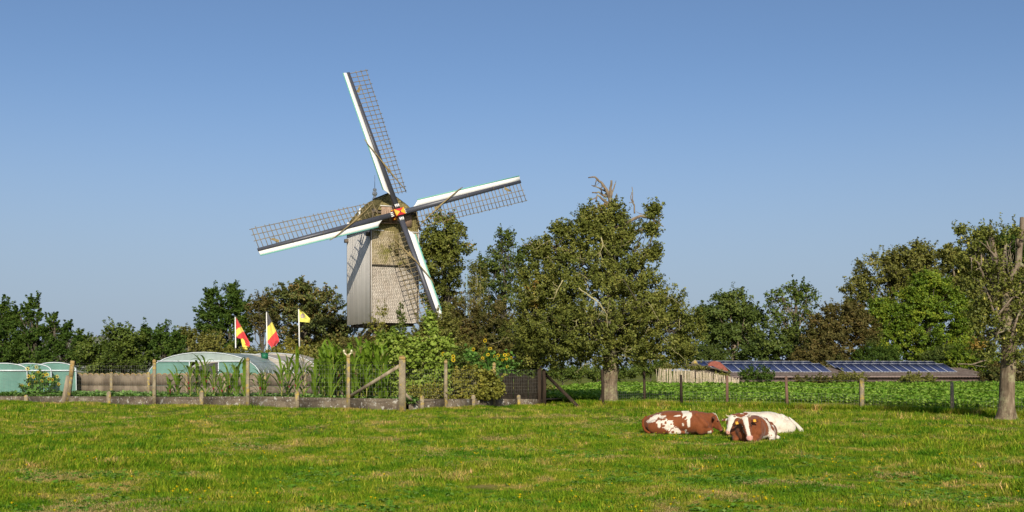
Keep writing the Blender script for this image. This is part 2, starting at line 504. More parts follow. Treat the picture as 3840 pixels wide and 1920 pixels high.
# ================================================================ MATERIALS
MDRY = (0.42, 0.33, 0.13)
def grass_material(name, blade=True):
    m, nt, b = newmat(name)
    big = noisen(nt, 0.38, 5, 0.62)
    mid = noisen(nt, 1.5, 6, 0.75)
    add = N(nt, 'ShaderNodeMath', operation='ADD'); 
    m1 = N(nt, 'ShaderNodeMath', operation='MULTIPLY'); m1.inputs[1].default_value = 0.45
    m2 = N(nt, 'ShaderNodeMath', operation='MULTIPLY'); m2.inputs[1].default_value = 0.55
    nt.links.new(big.outputs['Fac'], m1.inputs[0]); nt.links.new(mid.outputs['Fac'], m2.inputs[0])
    nt.links.new(m1.outputs[0], add.inputs[0]); nt.links.new(m2.outputs[0], add.inputs[1])
    if blade:
        r = rampnode(nt, [(0.39, (0.085, 0.22, 0.010)), (0.46, (0.18, 0.31, 0.012)), (0.53, (0.30, 0.36, 0.022)), (0.60, (0.54, 0.43, 0.11))])
    else:
        r = rampnode(nt, [(0.38, (0.05, 0.10, 0.010)), (0.5, (0.12, 0.14, 0.014)), (0.60, (0.25, 0.20, 0.06))])
    nt.links.new(add.outputs[0], r.inputs[0])
    colr = r.outputs[0]
    if blade:
        at_ = N(nt, 'ShaderNodeAttribute', attribute_name='tint')
        r2 = rampnode(nt, [(0.0, (0.5, 0.65, 0.5)), (0.6, (1, 1, 1)), (0.86, (1.1, 1.05, 1.0)), (0.9, (1.5, 1.2, 2.2)), (1.0, (1.45, 1.15, 2.0))])
        nt.links.new(at_.outputs['Fac'], r2.inputs[0])
        colr = mixc(nt, 1.0, colr, r2.outputs[0], 'MULTIPLY')
        oi = N(nt, 'ShaderNodeObjectInfo')
        r3 = rampnode(nt, [(0.0, (0.42, 0.58, 0.55)), (0.45, (1, 1, 1)), (0.85, (1.4, 1.2, 1.3)), (1.0, (1.7, 1.3, 2.2))])
        nt.links.new(oi.outputs['Random'], r3.inputs[0])
        colr = mixc(nt, 1.0, colr, r3.outputs[0], 'MULTIPLY')
    nt.links.new(colr, b.inputs['Base Color'])
    b.inputs['Roughness'].default_value = 0.6 if blade else 0.95
    b.inputs['Specular IOR Level'].default_value = 0.08 if blade else 0.05
    if blade:
        tr = N(nt, 'ShaderNodeBsdfTranslucent'); ms = N(nt, 'ShaderNodeMixShader')
        nt.links.new(colr, tr.inputs[0]); ms.inputs[0].default_value = 0.35
        out = nt.nodes['Material Output']
        nt.links.new(b.outputs[0], ms.inputs[1]); nt.links.new(tr.outputs[0], ms.inputs[2]); nt.links.new(ms.outputs[0], out.inputs[0])
    return m

M = {}
M['grass'] = grass_material('grass_blade')
M['ground'] = grass_material('meadow_ground', False)
M['bark'] = surf('bark', [(0.3, (0.10, 0.075, 0.05)), (0.6, (0.26, 0.20, 0.14))], 7, 0.9, 0.1, 0.8, 14, (1, 1, 0.25), extra=[(3, 0.55, 0.65, (0.30, 0.30, 0.16))])
M['bark_pale'] = surf('bark_pale', [(0.3, (0.08, 0.058, 0.036)), (0.55, (0.21, 0.155, 0.10)), (0.7, (0.32, 0.25, 0.17))], 9, 0.9, 0.1, 1.0, 16, (1, 1, 0.25), extra=[(2.5, 0.5, 0.62, (0.30, 0.27, 0.15))])
M['bark_dark'] = surf('bark_dark', [(0.3, (0.05, 0.042, 0.03)), (0.6, (0.13, 0.11, 0.08))], 5, 0.9, 0.1)
M['twig'] = surf('lichen_twig', [(0.3, (0.20, 0.17, 0.09)), (0.6, (0.42, 0.37, 0.18))], 5, 0.9, 0.1)
M['concrete'] = surf('weathered_concrete', [(0.3, (0.075, 0.055, 0.04)), (0.5, (0.14, 0.11, 0.075)), (0.7, (0.22, 0.175, 0.12))], 1.6, 0.95, 0.1, 0.5, 20,
                     extra=[(0.9, 0.55, 0.7, (0.07, 0.05, 0.035)), (1.1, 0.58, 0.64, (0.20, 0.17, 0.12)), (3.5, 0.57, 0.63, (0.40, 0.37, 0.31)), (14, 0.60, 0.65, (0.5, 0.48, 0.42))])
M['concrete_pale'] = surf('lichen_concrete', [(0.3, (0.16, 0.125, 0.075)), (0.6, (0.30, 0.245, 0.16))], 3, 0.95, 0.1, 0.5, 25,
                     extra=[(4, 0.52, 0.62, (0.42, 0.30, 0.07)), (22, 0.62, 0.68, (0.60, 0.56, 0.46))])
M['lichen'] = surf('orange_lichen_concrete', [(0.3, (0.36, 0.20, 0.045)), (0.6, (0.36, 0.27, 0.13))], 9, 0.95, 0.1)
M['scallop'] = surf('garden_wall_concrete', [(0.3, (0.11, 0.085, 0.06)), (0.6, (0.24, 0.19, 0.135))], 1.8, 0.95, 0.1, 0.6, 12, (1, 1, 0.4), extra=[(3.0, 0.55, 0.68, (0.13, 0.10, 0.065))])
M['soil'] = surf('soil', [(0.3, (0.06, 0.045, 0.03)), (0.6, (0.13, 0.10, 0.06))], 3, 1.0, 0.05)
M['post_wood'] = surf('grey_wood_post', [(0.3, (0.16, 0.12, 0.08)), (0.6, (0.36, 0.29, 0.20))], 5, 0.9, 0.1, 0.6, 20, (1, 1, 0.15))
M['post_dark'] = surf('dark_and_shade_toned_post', [(0.3, (0.022, 0.016, 0.012)), (0.6, (0.06, 0.042, 0.028))], 5, 0.9, 0.1, 0.6, 20, (1, 1, 0.15))  # dark wood; on the garden corner posts the tone also carries tree shade
M['post_red'] = surf('reddish_wood_post', [(0.3, (0.09, 0.05, 0.035)), (0.6, (0.22, 0.13, 0.09))], 5, 0.9, 0.1, 0.6, 20, (1, 1, 0.15))
M['wire'] = flat('galvanised_wire', (0.25, 0.24, 0.20), 0.5, 0.5)
M['wire_rust'] = flat('rusty_wire', (0.08, 0.06, 0.045), 0.8, 0.2)
M['plank'] = surf('weathered_plank', [(0.25, (0.54, 0.50, 0.44)), (0.5, (0.68, 0.63, 0.56)), (0.75, (0.77, 0.72, 0.64))], 3.0, 0.9, 0.15, 0.25, 20, (1, 1, 0.07), tintamt=0.06,
                  extra=[(14, 0.68, 0.74, (0.16, 0.12, 0.08), (1, 1, 0.3))])
M['shingle'] = surf('weathered_shingle', [(0.25, (0.38, 0.315, 0.245)), (0.5, (0.51, 0.44, 0.36)), (0.75, (0.61, 0.545, 0.46))], 1.5, 0.9, 0.15, 0.3, 30, None, tintamt=0.10,
                    extra=[(0.35, 0.56, 0.70, (0.36, 0.34, 0.28))])
M['mossy'] = surf('mossy_shingle', [(0.25, (0.13, 0.10, 0.05)), (0.5, (0.23, 0.19, 0.075)), (0.75, (0.33, 0.27, 0.13))], 2.2, 0.95, 0.1, 0.4, 25, None, tintamt=0.25)
M['white'] = flat('white_paint', (0.80, 0.78, 0.72), 0.45, 0.4, 0.03)
M['teal'] = flat('teal_paint', (0.16, 0.43, 0.33), 0.5, 0.4, 0.08)
M['stock'] = flat('slate_grey_paint', (0.062, 0.064, 0.078), 0.42, 0.5, 0.12)
M['lath'] = surf('lattice_lath', [(0.3, (0.16, 0.12, 0.06)), (0.6, (0.30, 0.235, 0.13))], 2, 0.9, 0.1)
M['cloth'] = surf('rolled_sailcloth', [(0.3, (0.17, 0.125, 0.055)), (0.6, (0.30, 0.23, 0.11))], 3, 0.9, 0.1)
M['red'] = flat('red_paint', (0.52, 0.025, 0.03), 0.4, 0.5, 0.08)
M['yellow'] = flat('orange_yellow_paint', (0.90, 0.42, 0.02), 0.4, 0.5, 0.06)
M['beam'] = surf('dark_oak_beam', [(0.3, (0.07, 0.055, 0.04)), (0.6, (0.16, 0.13, 0.10))], 3, 0.9, 0.1)
M['pinkwood'] = surf('reddish_plank', [(0.3, (0.24, 0.15, 0.10)), (0.6, (0.40, 0.28, 0.20))], 4, 0.9, 0.1, 0.3, 20, (1, 1, 0.1))
M['lead'] = flat('lead_sheet', (0.10, 0.11, 0.14), 0.45, 0.5)
M['bluesteel'] = flat('blue_grey_ladder_paint', (0.22, 0.32, 0.38), 0.5, 0.4)
M['straw'] = surf('dry_mound', [(0.3, (0.16, 0.12, 0.06)), (0.6, (0.36, 0.28, 0.15))], 2, 1.0, 0.05)

def plastic(name, c, alpha, tr=0.30, rough=0.25):
    m, nt, b = newmat(name)
    n = noisen(nt, 0.8, 6, 0.7, stretch=(1, 1, 0.35)); r = rampnode(nt, [(0.3, np.array(c) * 0.75), (0.7, np.array(c) * 1.15)])
    nt.links.new(n.outputs['Fac'], r.inputs[0]); nt.links.new(r.outputs[0], b.inputs['Base Color'])
    b.inputs['Roughness'].default_value = rough; b.inputs['Specular IOR Level'].default_value = 0.5
    t1 = N(nt, 'ShaderNodeBsdfTranslucent'); nt.links.new(r.outputs[0], t1.inputs[0])
    t2 = N(nt, 'ShaderNodeBsdfTransparent')
    a = N(nt, 'ShaderNodeMixShader'); a.inputs[0].default_value = tr
    nt.links.new(b.outputs[0], a.inputs[1]); nt.links.new(t1.outputs[0], a.inputs[2])
    a2 = N(nt, 'ShaderNodeMixShader'); a2.inputs[0].default_value = alpha
    nt.links.new(a.outputs[0], a2.inputs[1]); nt.links.new(t2.outputs[0], a2.inputs[2])
    nt.links.new(a2.outputs[0], nt.nodes['Material Output'].inputs[0])
    return m
M['poly_green'] = plastic('green_plastic_sheet', (0.22, 0.43, 0.35), 0.14)
M['poly_pale'] = plastic('pale_plastic_sheet', (0.47, 0.56, 0.51), 0.12)
M['poly_grey'] = plastic('grey_net_cover', (0.60, 0.54, 0.46), 0.05, 0.3, 0.7)
M['pipe'] = flat('white_pipe', (0.62, 0.66, 0.66), 0.4, 0.5)

# ================================================================ SETTING
def ground():
    def lines(lo, hi, st, far, k):
        a = list(np.arange(lo, hi + 1e-6, st)); 
        up = []; v = hi; s = st
        while v < far: s *= k; v += s; up.append(v)
        dn = []; v = lo; s = st
        while v > -far: s *= k; v -= s; dn.append(v)
        return np.array(dn[::-1] + a + up)
    X = lines(-60, 60, 1.0, 5000, 1.22); Y = lines(-10, 125, 1.0, 6000, 1.22)
    gx, gy = np.meshgrid(X, Y)
    V = np.stack([gx.ravel(), gy.ravel(), gz(gx, gy).ravel()], 1)
    nx, ny = len(X), len(Y)
    i = np.arange(nx - 1)[None, :] + nx * np.arange(ny - 1)[:, None]; i = i.ravel()
    mb = MB(); mb.add(V, q=np.stack([i, i + 1, i + nx + 1, i + nx], 1))
    o = obj('ground', mb, M['ground'], smooth=True); tag(o, kind='structure')
ground()

# garden wall lines on the ground plane
def gp(px, py):
    d = dep(py); return np.array([(px - 1920) / F * d, d, 0.0])
WA = gp(-250, 1508); WB = gp(1509, 1545); WC = gp(2040, 1521)
def soil():
    mb = MB()
    P = [WA, WB, WC, np.array([4, 61, 0]), np.array([-12, 64, 0]), np.array([-36, 64, 0])]
    P = [p + [0, 0.08, 0.28] for p in P]
    mb.add(P, t=[[0, 1, 4], [1, 2, 3], [1, 3, 4], [0, 4, 5]])
    o = obj('soil', mb, M['soil']); tag(o, kind='structure')
soil()

def hill():
    rng = np.random.default_rng(3)
    mb = MB(); d = 1100
    xs = np.linspace(-60, 780, 60)
    for j, (dy, k) in enumerate([(0, 0), (60, .8), (130, 1), (260, 0)]):
        prof = np.interp(xs, [-60, 200, 330, 420, 560, 700, 780], [1330, 1285, 1270, 1266, 1268, 1300, 1395])
        z = np.array([at(x, p, d)[2] for x, p in zip(xs, prof)]) * k
        mb.add(np.stack([(xs - 1920) / F * d, np.full(60, d + dy), z], 1))
    q = [[r * 60 + i, r * 60 + i + 1, (r + 1) * 60 + i + 1, (r + 1) * 60 + i] for r in range(3) for i in range(59)]
    mb.q.append(np.array(q)); mb.qm.append(np.zeros(len(q)))
    mm = surf('haze_greyed_wood', [(0.3, (0.09, 0.10, 0.08)), (0.6, (0.17, 0.175, 0.15))], 0.06, 1.0, 0.0)  # distance haze is put into this greyed green
    o = obj('hill', mb, mm, smooth=True); tag(o, kind='structure')
    # the wood on it
    n = 9000
    px = rng.uniform(-60, 740, n); pr = np.interp(px, [-60, 200, 330, 420, 560, 700, 780], [1330, 1285, 1270, 1266, 1268, 1300, 1395])
    f = rng.random(n) ** 0.5
    P = np.array([at(a, HZ + (b - HZ) * g_ , d + 55 * g_) for a, b, g_ in zip(px, pr, f)]); P[:, 2] += rng.uniform(0, 3, n)
    m2 = MB(); leafquads(m2, P, rng.uniform(2, 4.5, n), rng.normal(size=(n, 3)) + [0, -0.6, 0.6], rng.random(n), rng, 0.8)
    o = obj('distant_woodland', m2, leafmat('haze_greyed_leaf', [(0, (0.10, 0.115, 0.085)), (1, (0.22, 0.23, 0.18))], 0.1, 0.9, 0.05)); tag(o, 'hazy far-off wood on the low hill seen between the hedges', 'woodland', kind='stuff')  # leaves greyed too, haze painted into their colour
hill()

# ================================================================ WINDMILL
def windmill():
    base = np.array([MCEN[0], MCEN[1], 4.0])
    mill = thing('windmill', base, 'tall wooden post windmill with four lattice sails, grey planks and shingled breast', 'windmill')
    rng = np.random.default_rng(11)
    UP = np.array([0, 0, 1.0])
    def L(s, q, z):  # s along the breast to the right, q backwards from the breast, z world height
        return FC * [1, 1, 0] + MT * s - MN * q + UP * z
    def solve_s(px, q):  # tangent coordinate whose point appears at px
        lo, hi = -6.0, 6.0
        for _ in range(50):
            m_ = (lo + hi) / 2; p = L(m_, q, 0)
            if 1920 + F * p[0] / p[1] < px: lo = m_
            else: hi = m_
        return lo
    sl, sr = solve_s(1391.5, 0.15), solve_s(1567, 0.15)
    sc = (sl + sr) / 2; W = (sr - sl) / 2
    LEN = 6.2; Z0, ZE, ZJ = 5.58, 13.35, 10.3
    def LL(s, q, z): return L(sc + s, q, z)
    # core body: a closed prism slightly inside the skins
    def prof(w0=W):
        k = w0 / 2.15
        return [(-2.30 * k, ZE), (-1.85 * k, 14.45), (-1.25 * k, 15.25), (-0.5 * k, 16.0), (0, 16.25), (0.5 * k, 16.0), (1.25 * k, 15.25), (1.85 * k, 14.45), (2.30 * k, ZE)]
    b = MB()
    e = 0.07
    b.hexa([LL(-W + e, 0.22, Z0 + .03), LL(W - e, 0.22, Z0 + .03), LL(W - e, LEN, Z0 + .03), LL(-W + e, LEN, Z0 + .03),
            LL(-W + e, 0.22, ZE), LL(W - e, 0.22, ZE), LL(W - e, LEN, ZE), LL(-W + e, LEN, ZE)])
    body = obj('body', b, M['beam'], mill)
    # plank skins on both long sides and the tail
    side = MB()
    side.box(LL(-W + .03, LEN / 2, (Z0 + ZE) / 2), (.04, LEN - .3, ZE - Z0 - .1), np.array([MT, -MN, UP]))
    side_w = obj('side_wall', side, M['plank'], mill)
    n = 24; pw = LEN / n
    for i in range(n):
        p = MB(); q = (i + .5) * pw
        zb = Z0 - rng.uniform(0, .05)
        p.box(LL(-W - .015 + rng.uniform(-.004, .004), q, (zb + ZE) / 2), (.04, pw - .012, ZE - zb), np.array([MT, -MN, UP]), c=rng.random())
        obj('plank', p, M['plank'], side_w)
    oth = MB()
    for i in range(n):
        oth.box(LL(W + .015, (i + .5) * pw, (Z0 + ZE) / 2), (.04, pw - .02, ZE - Z0), np.array([MT, -MN, UP]), c=rng.random())
    for i in range(16):
        w_ = 2 * W / 16
        oth.box(LL(-W + (i + .5) * w_, LEN + .03, (Z0 + ZE + 1) / 2), (w_ - .02, .04, ZE - Z0 + 1), np.array([MT, -MN, UP]), c=rng.random())
    o = obj('rear_boarding', oth, M['plank'], mill); o['kind'] = 'stuff'
    # corner post boards
    cp = MB()
    cp.box(LL(-W - .01, -.02 + .15, (Z0 + ZE) / 2), (.14, .12, ZE - Z0 + .1), np.array([MT, -MN, UP]))
    cp.box(LL(W + .01, -.02 + .15, (Z0 + ZE) / 2), (.14, .12, ZE - Z0 + .1), np.array([MT, -MN, UP]))
    obj('corner_board', cp, M['beam'], mill)
    # brackets under the eaves
    for q_, s_ in ((.45, -1), (LEN - .3, -1)):
        p = MB(); p.box(LL(s_ * (W + .14), q_, ZE - .62), (.34, .34, .3), np.array([MT, -MN, UP])); obj('bracket', p, M['beam'], mill)
    # shingled breast: lower wall set back, upper wall jettied
    def shingle_wall(name, q, z0, z1, wf, mat, colr=None):
        bk = MB(); bk.box(LL(0, q + .05, (z0 + z1) / 2), (2 * wf(z0) - .05, .05, z1 - z0), np.array([MT, -MN, UP]))
        w = obj(name, bk, M['beam'], mill)
        rows = int((z1 - z0) / .115); h = (z1 - z0) / rows
        sm = MB()
        for r in range(rows):
            z = z0 + r * h; ww = wf(z + h / 2)
            x = -ww + (0 if r % 2 else -.09)
            while x < ww - .02:
                w_ = rng.uniform(.13, .23); x1 = min(x + w_, ww); x0 = max(x, -ww)
                if x1 - x0 > .04:
                    t_ = rng.uniform(.016, .026); dz = rng.uniform(-.012, .006)
                    P = [LL(x0 + .006, q - t_, z + dz), LL(x1 - .006, q - t_, z + dz), LL(x1 - .006, q + .02, z + dz), LL(x0 + .006, q + .02, z + dz),
                         LL(x0 + .006, q - .004, z + h * 1.1), LL(x1 - .006, q - .004, z + h * 1.1), LL(x1 - .006, q + .02, z + h * 1.1), LL(x0 + .006, q + .02, z + h * 1.1)]
                    sm.hexa(P, c=rng.random())
                x = x + w_
        o = obj('shingles', sm, mat, w); o['kind'] = 'stuff'
        return w
    shingle_wall('breast_lower_wall', .18, Z0, ZJ, lambda z: W - .02, M['shingle'])
    shingle_wall('breast_upper_wall', .0, ZJ - .02, 13.0, lambda z: W - .03, surf('upper_shingle', [(0.25, (0.30, 0.235, 0.13)), (0.5, (0.42, 0.34, 0.21)), (0.75, (0.52, 0.44, 0.31))], 1.5, 0.95, 0.1, 0.3, 30, None, tintamt=0.12, extra=[(0.8, 0.5, 0.62, (0.22, 0.20, 0.06))]))
    gab = [(a, b_) for a, b_ in prof()]
    def gw(z):
        P_ = gab[4:]; zs = [p[1] for p in P_][::-1]; ss = [p[0] for p in P_][::-1]
        return float(np.interp(z, zs, ss)) - .06 if z > ZE else W - .03
    shingle_wall('breast_gable', .04, 13.0, 14.75, gw, M['mossy'])
    # white weather strip across the breast
    p = MB(); p.box(LL(1.25, -.05, 13.02), (1.5, .05, .07), np.array([MT, -MN, UP])); obj('weather_strip', p, M['white'], mill)
    p = MB(); p.box(LL(-1.5, -.05, 13.02), (1.0, .05, .05), np.array([MT, -MN, UP])); obj('weather_strip', p, M['white'], mill)
    # jetty soffit and dark batten
    p = MB(); p.box(LL(0, .07, ZJ - .06), (2 * W - .02, .22, .07), np.array([MT, -MN, UP])); obj('jetty_board', p, M['beam'], mill)
    # roof: curved gambrel with a hip in front and behind
    hf, hb = 1.5, 1.2
    pr = prof()
    def rq(z, front=True):
        f = max(0.0, (z - 14.7) / (16.25 - 14.7)); return f
    roof = MB(); rsh = MB()
    ZH = 14.75
    secs = []
    def row_pts(k):  # along profile point k: front and rear limits
        s_, z_ = pr[k]; f = max(0.0, (z_ - ZH) / (16.25 - ZH))
        return (-.12 + hf * f), (LEN + .12 - hb * f)
    for k in range(8):
        (s0, z0), (s1, z1) = pr[k], pr[k + 1]
        a0, b0 = row_pts(k); a1, b1 = row_pts(k + 1)
        roof.add([LL(s0, a0 + .02, z0 - .04), LL(s1, a1 + .02, z1 - .04), LL(s1, b1 - .02, z1 - .04), LL(s0, b0 - .02, z0 - .04)], q=[[0, 1, 2, 3]])
        # shingle rows up this facet
        ln = math.hypot(s1 - s0, z1 - z0); rows = max(2, int(ln / .15))
        up_ = 1 if z1 > z0 else -1
        nrm = np.array([-(z1 - z0), (s1 - s0)]) / ln
        for r in range(rows):
            f0, f1 = (r / rows, (r + 1.15) / rows) if up_ > 0 else (1 - r / rows, 1 - (r + 1.15) / rows)
            sa, za = s0 + (s1 - s0) * f0, z0 + (z1 - z0) * f0
            sb_, zb = s0 + (s1 - s0) * f1, z0 + (z1 - z0) * f1
            qa, qb = a0 + (a1 - a0) * f0, b0 + (b1 - b0) * f0
            x = qa - (0 if r % 2 else .1)
            while x < qb - .02:
                w_ = rng.uniform(.15, .26); x0, x1 = max(x, qa), min(x + w_, qb)
                if x1 - x0 > .05:
                    t_ = rng.uniform(.03, .055)
                    A = [LL(sa + nrm[0] * t_, x0 + .006, za + nrm[1] * t_), LL(sa + nrm[0] * t_, x1 - .006, za + nrm[1] * t_),
                         LL(sb_ + nrm[0] * .008, x1 - .006, zb + nrm[1] * .008), LL(sb_ + nrm[0] * .008, x0 + .006, zb + nrm[1] * .008),
                         LL(sa - nrm[0] * .01, x0 + .006, za - nrm[1] * .01), LL(sa - nrm[0] * .01, x1 - .006, za - nrm[1] * .01)]
                    rsh.add(A, q=[[0, 1, 2, 3], [0, 4, 5, 1]] if up_ > 0 else [[3, 2, 1, 0], [1, 5, 4, 0]], c=rng.random())
                x += w_
    # hips: front and rear triangles made of rows
    for (qe, qt, sg) in ((-.14, hf - .12, -1), (LEN + .14, LEN + .12 - hb, 1)):
        P = [LL(s_, qe + (qt - qe) * max(0, (z_ - ZH) / (16.25 - ZH)), z_ - .02) for s_, z_ in pr[1:8] if z_ > 14.4]
        n_ = len(P); roof.add(P, t=[[0, i, i + 1] for i in range(1, n_ - 1)])
        rows = 13
        for r in range(rows):
            z_ = ZH - .1 + (16.25 - ZH + .1) * r / rows; z2 = z_ + (16.25 - ZH + .1) * 1.12 / rows
            def qq(zv): return qe + (qt - qe) * max(-.03, (zv - ZH) / (16.25 - ZH))
            def hw(zv): return float(np.interp(zv, [p_[1] for p_ in pr[4:]][::-1], [p_[0] for p_ in pr[4:]][::-1]))
            h0, h1 = hw(z_), hw(min(z2, 16.24))
            x = -h0 - (0 if r % 2 else .1)
            while x < h0 - .02:
                w_ = rng.uniform(.15, .25); x0, x1 = max(x, -h0), min(x + w_, h0)
                if x1 - x0 > .05:
                    t_ = rng.uniform(.03, .06)
                    k1 = h1 / max(h0, .01)
                    y0, y1 = np.clip([x0, x1], -h1, h1)
                    A = [LL(x0 + .006, qq(z_) + sg * t_, z_), LL(x1 - .006, qq(z_) + sg * t_, z_), LL(y1, qq(z2) + sg * .01, z2), LL(y0, qq(z2) + sg * .01, z2),
                         LL(x0 + .006, qq(z_) - sg * .01, z_ - .01), LL(x1 - .006, qq(z_) - sg * .01, z_ - .01)]
                    rsh.add(A, q=[[0, 1, 2, 3], [0, 4, 5, 1]], c=rng.random())
                x += w_
    rf = obj('roof', roof, M['beam'], mill)
    o = obj('roof_shingles', rsh, M['mossy'], rf); o['kind'] = 'stuff'
    p = MB(); p.bar(LL(0, hf - .15, 16.3), LL(0, LEN - hb + .15, 16.3), .3, .05); p.bar(LL(0, hf - .2, 16.335), LL(0, LEN - hb + .2, 16.335), .1, .05)
    obj('ridge_sheet', p, M['lead'], rf)
    p = MB()
    p.bar(LL(-2.38 * W / 2.15, -.1, ZE - .03), LL(-2.38 * W / 2.15, LEN + .1, ZE - .03), .07, .1)
    p.bar(LL(2.38 * W / 2.15, -.1, ZE - .03), LL(2.38 * W / 2.15, LEN + .1, ZE - .03), .07, .1)
    obj('eaves_board', p, M['beam'], rf)
    # finial
    p = MB(); f0 = LL(0, LEN - hb - .1, 16.3)
    zz = [0, .1, .14, .3, .34, .5, .62, .72, .76, .84, .92]; rr = [.19, .19, .12, .12, .2, .23, .18, .1, .17, .17, .1]
    p.tube([f0 + UP * z for z in zz], rr, n=10); fin = obj('finial', p, M['white'], rf)
    p = MB(); p.tube([f0 + UP * .9, f0 + UP * 2.05], [.025, .015], n=5); obj('lightning_rod', p, M['lead'], fin)
    # boarded hood round the windshaft
    hood = MB(); hz0, hz1 = 13.75, 14.95
    hood.hexa([LL(-1.25, -.28, hz0), LL(.1, -.28, hz0), LL(.1, .1, hz0), LL(-1.25, .1, hz0), LL(-1.25, -.22, hz1), LL(.1, -.22, hz1), LL(.1, .6, hz1), LL(-1.25, .6, hz1)])
    hood.hexa([LL(.55, -.1, hz0 - .3), LL(1.4, -.1, hz0 - .3), LL(1.4, .1, hz0 - .3), LL(.55, .1, hz0 - .3), LL(.55, -.06, hz1 - .35), LL(1.4, -.06, hz1 - .35), LL(1.4, .3, hz1 - .35), LL(.55, .3, hz1 - .35)])
    hd = obj('shaft_hood', hood, M['pinkwood'], mill)
    p = MB(); p.box(LL(-.75, -.24, hz1 + .04), (1.3, .12, .05), np.array([MT, -MN, UP])); obj('hood_capping', p, M['white'], hd)
    for k in range(7):
        p = MB(); p.box(LL(-1.16 + k * .19, -.295, hz0 + .5), (.165, .03, .95), np.array([MT, -MN, UP])); obj('plank', p, M['pinkwood'], hd)
    p = MB(); p.hexa([LL(-1.5, -.35, 13.55), LL(.2, -.35, 13.62), LL(.2, .05, 13.62), LL(-1.5, .05, 13.55), LL(-1.5, -.35, 13.62), LL(.2, -.35, 13.69), LL(.2, .05, 13.69), LL(-1.5, .05, 13.62)])
    obj('hood_sill', p, M['pinkwood'], hd)
    p = MB(); p.box(LL(.1, -.06, 12.1), (.34, .1, 2.0), np.array([MT, -MN, UP])); obj('breast_beam', p, M['mossy'], mill)
    # windshaft, hub
    NN = MN * math.cos(TILT) + UP * math.sin(TILT)
    UU = np.cross(MT, NN); UU = UU if UU[2] > 0 else -UU
    r_ = math.cos(PHI) * MT + math.sin(PHI) * UU
    u_ = -math.sin(PHI) * MT + math.cos(PHI) * UU
    sh = MB(); sh.tube([HUB - NN * .1, HUB - NN * 3.0], [.3, .34], n=10); obj('windshaft', sh, M['beam'], mill)
    def S(r, s, n): return HUB + r_ * r + u_ * s + NN * n   # hub frame
    hub = MB()
    def pyr(cen_n, hw, hh, depth, t0):
        P = [S(-hw, -hh, cen_n), S(hw, -hh, cen_n), S(hw, hh, cen_n), S(-hw, hh, cen_n), S(0, 0, cen_n + .06)]
        hub.add(P, t=[[0, 1, 4]], m=0); hub.add(P, t=[[2, 3, 4]], m=0)
        hub.add(P, t=[[1, 2, 4]], m=1); hub.add(P, t=[[3, 0, 4]], m=1)
        Q = [S(-hw, -hh, cen_n - depth), S(hw, -hh, cen_n - depth), S(hw, hh, cen_n - depth), S(-hw, hh, cen_n - depth), S(-hw, -hh, cen_n), S(hw, -hh, cen_n), S(hw, hh, cen_n), S(-hw, hh, cen_n)]
        hub.add(Q, q=[[0, 1, 5, 4], [1, 2, 6, 5], [2, 3, 7, 6], [3, 0, 4, 7], [3, 2, 1, 0]], m=0)
    pyr(.42, .40, .27, .35, 0)
    pyr(.0, .34, .36, .7, 0)
    hub.tube([S(0, 0, .44), S(0, 0, .56)], [.05, .04], n=8, m=2)
    for sx in (-1, 1):
        hub.box(S(sx * .4, 0, .39), (.05, .58, .12), np.array([r_, u_, NN]), m=1)
        hub.box(S(0, sx * .36, -.28), (.8, .07, .2), np.array([r_, u_, NN]), m=1)
    hb_ = obj('poll_end', hub, [M['red'], M['yellow'], M['stock']], mill)
    for dr, sd, off in ((r_, u_, -.12), (-r_, u_, -.12), (u_, r_, .12), (-u_, r_, .12)):
        for k in (-1, 0, 1):
            p = MB(); a = HUB + dr * .44 + sd * k * .14 + NN * (off + .17); p.bar(a, a + dr * (.24), .085, .08, up=NN); obj('wedge', p, M['white'], hb_)
            p = MB(); a = HUB + dr * .44 + sd * k * .14 + NN * (off - .22); p.bar(a, a + dr * (.20), .085, .08, up=NN); obj('wedge', p, M['white'], hb_)
    # sails
    R = 12.0
    lb = MB(); lb.box((0, 0, 0), (1, .045, .035)); 
    for name_, dr, sd, off in (('up', u_, r_, .12), ('right', r_, -u_, -.14), ('down', -u_, -r_, .12), ('left', -r_, u_, -.14)):
        def A(r, s, n=0): return HUB + dr * r + sd * s + NN * (off + n)
        st = MB()
        st.hexa([A(.1, -.20, -.16), A(R, -.12, -.08), A(R, .12, -.08), A(.1, .20, -.16), A(.1, -.20, .16), A(R, -.12, .08), A(R, .12, .08), A(.1, .20, .16)])
        sail = obj('sail', st, M['stock'], mill)
        # leading boards, angled into the wind, curved notch at the heel
        wb = MB()
        r0 = 1.55
        xs = [r0, r0 + .12, r0 + .3, r0 + .5]; ws = [.24, .29, .44, .62]
        seg = [(a, w) for a, w in zip(xs, ws)] + [(a, np.interp(a, [2, R], [.62, .43])) for a in np.linspace(2.6, R, 9)]
        V = []
        for a0, w0 in seg:
            i0 = np.interp(a0, [0, R], [.17, .10])
            V += [A(a0, -i0, .0), A(a0, -w0, .10), A(a0, -w0, .13), A(a0, -i0, .03)]
        m_ = len(seg)
        wb.add(V, q=[[4 * i + a, 4 * i + (a + 1) % 4, 4 * i + 4 + (a + 1) % 4, 4 * i + 4 + a] for i in range(m_ - 1) for a in range(4)] + [[0, 3, 2, 1], [4 * m_ - 4, 4 * m_ - 3, 4 * m_ - 2, 4 * m_ - 1]])
        obj('wind_board', wb, M['white'], sail)
        eb = MB()
        eb.hexa([A(r0 + .5, -.62, .09), A(R, -.43, .09), A(R, -.52, .12), A(r0 + .5, -.71, .12), A(r0 + .5, -.62, .14), A(R, -.43, .14), A(R, -.52, .16), A(r0 + .5, -.71, .16)])
        obj('edge_strip', eb, M['teal'], sail)
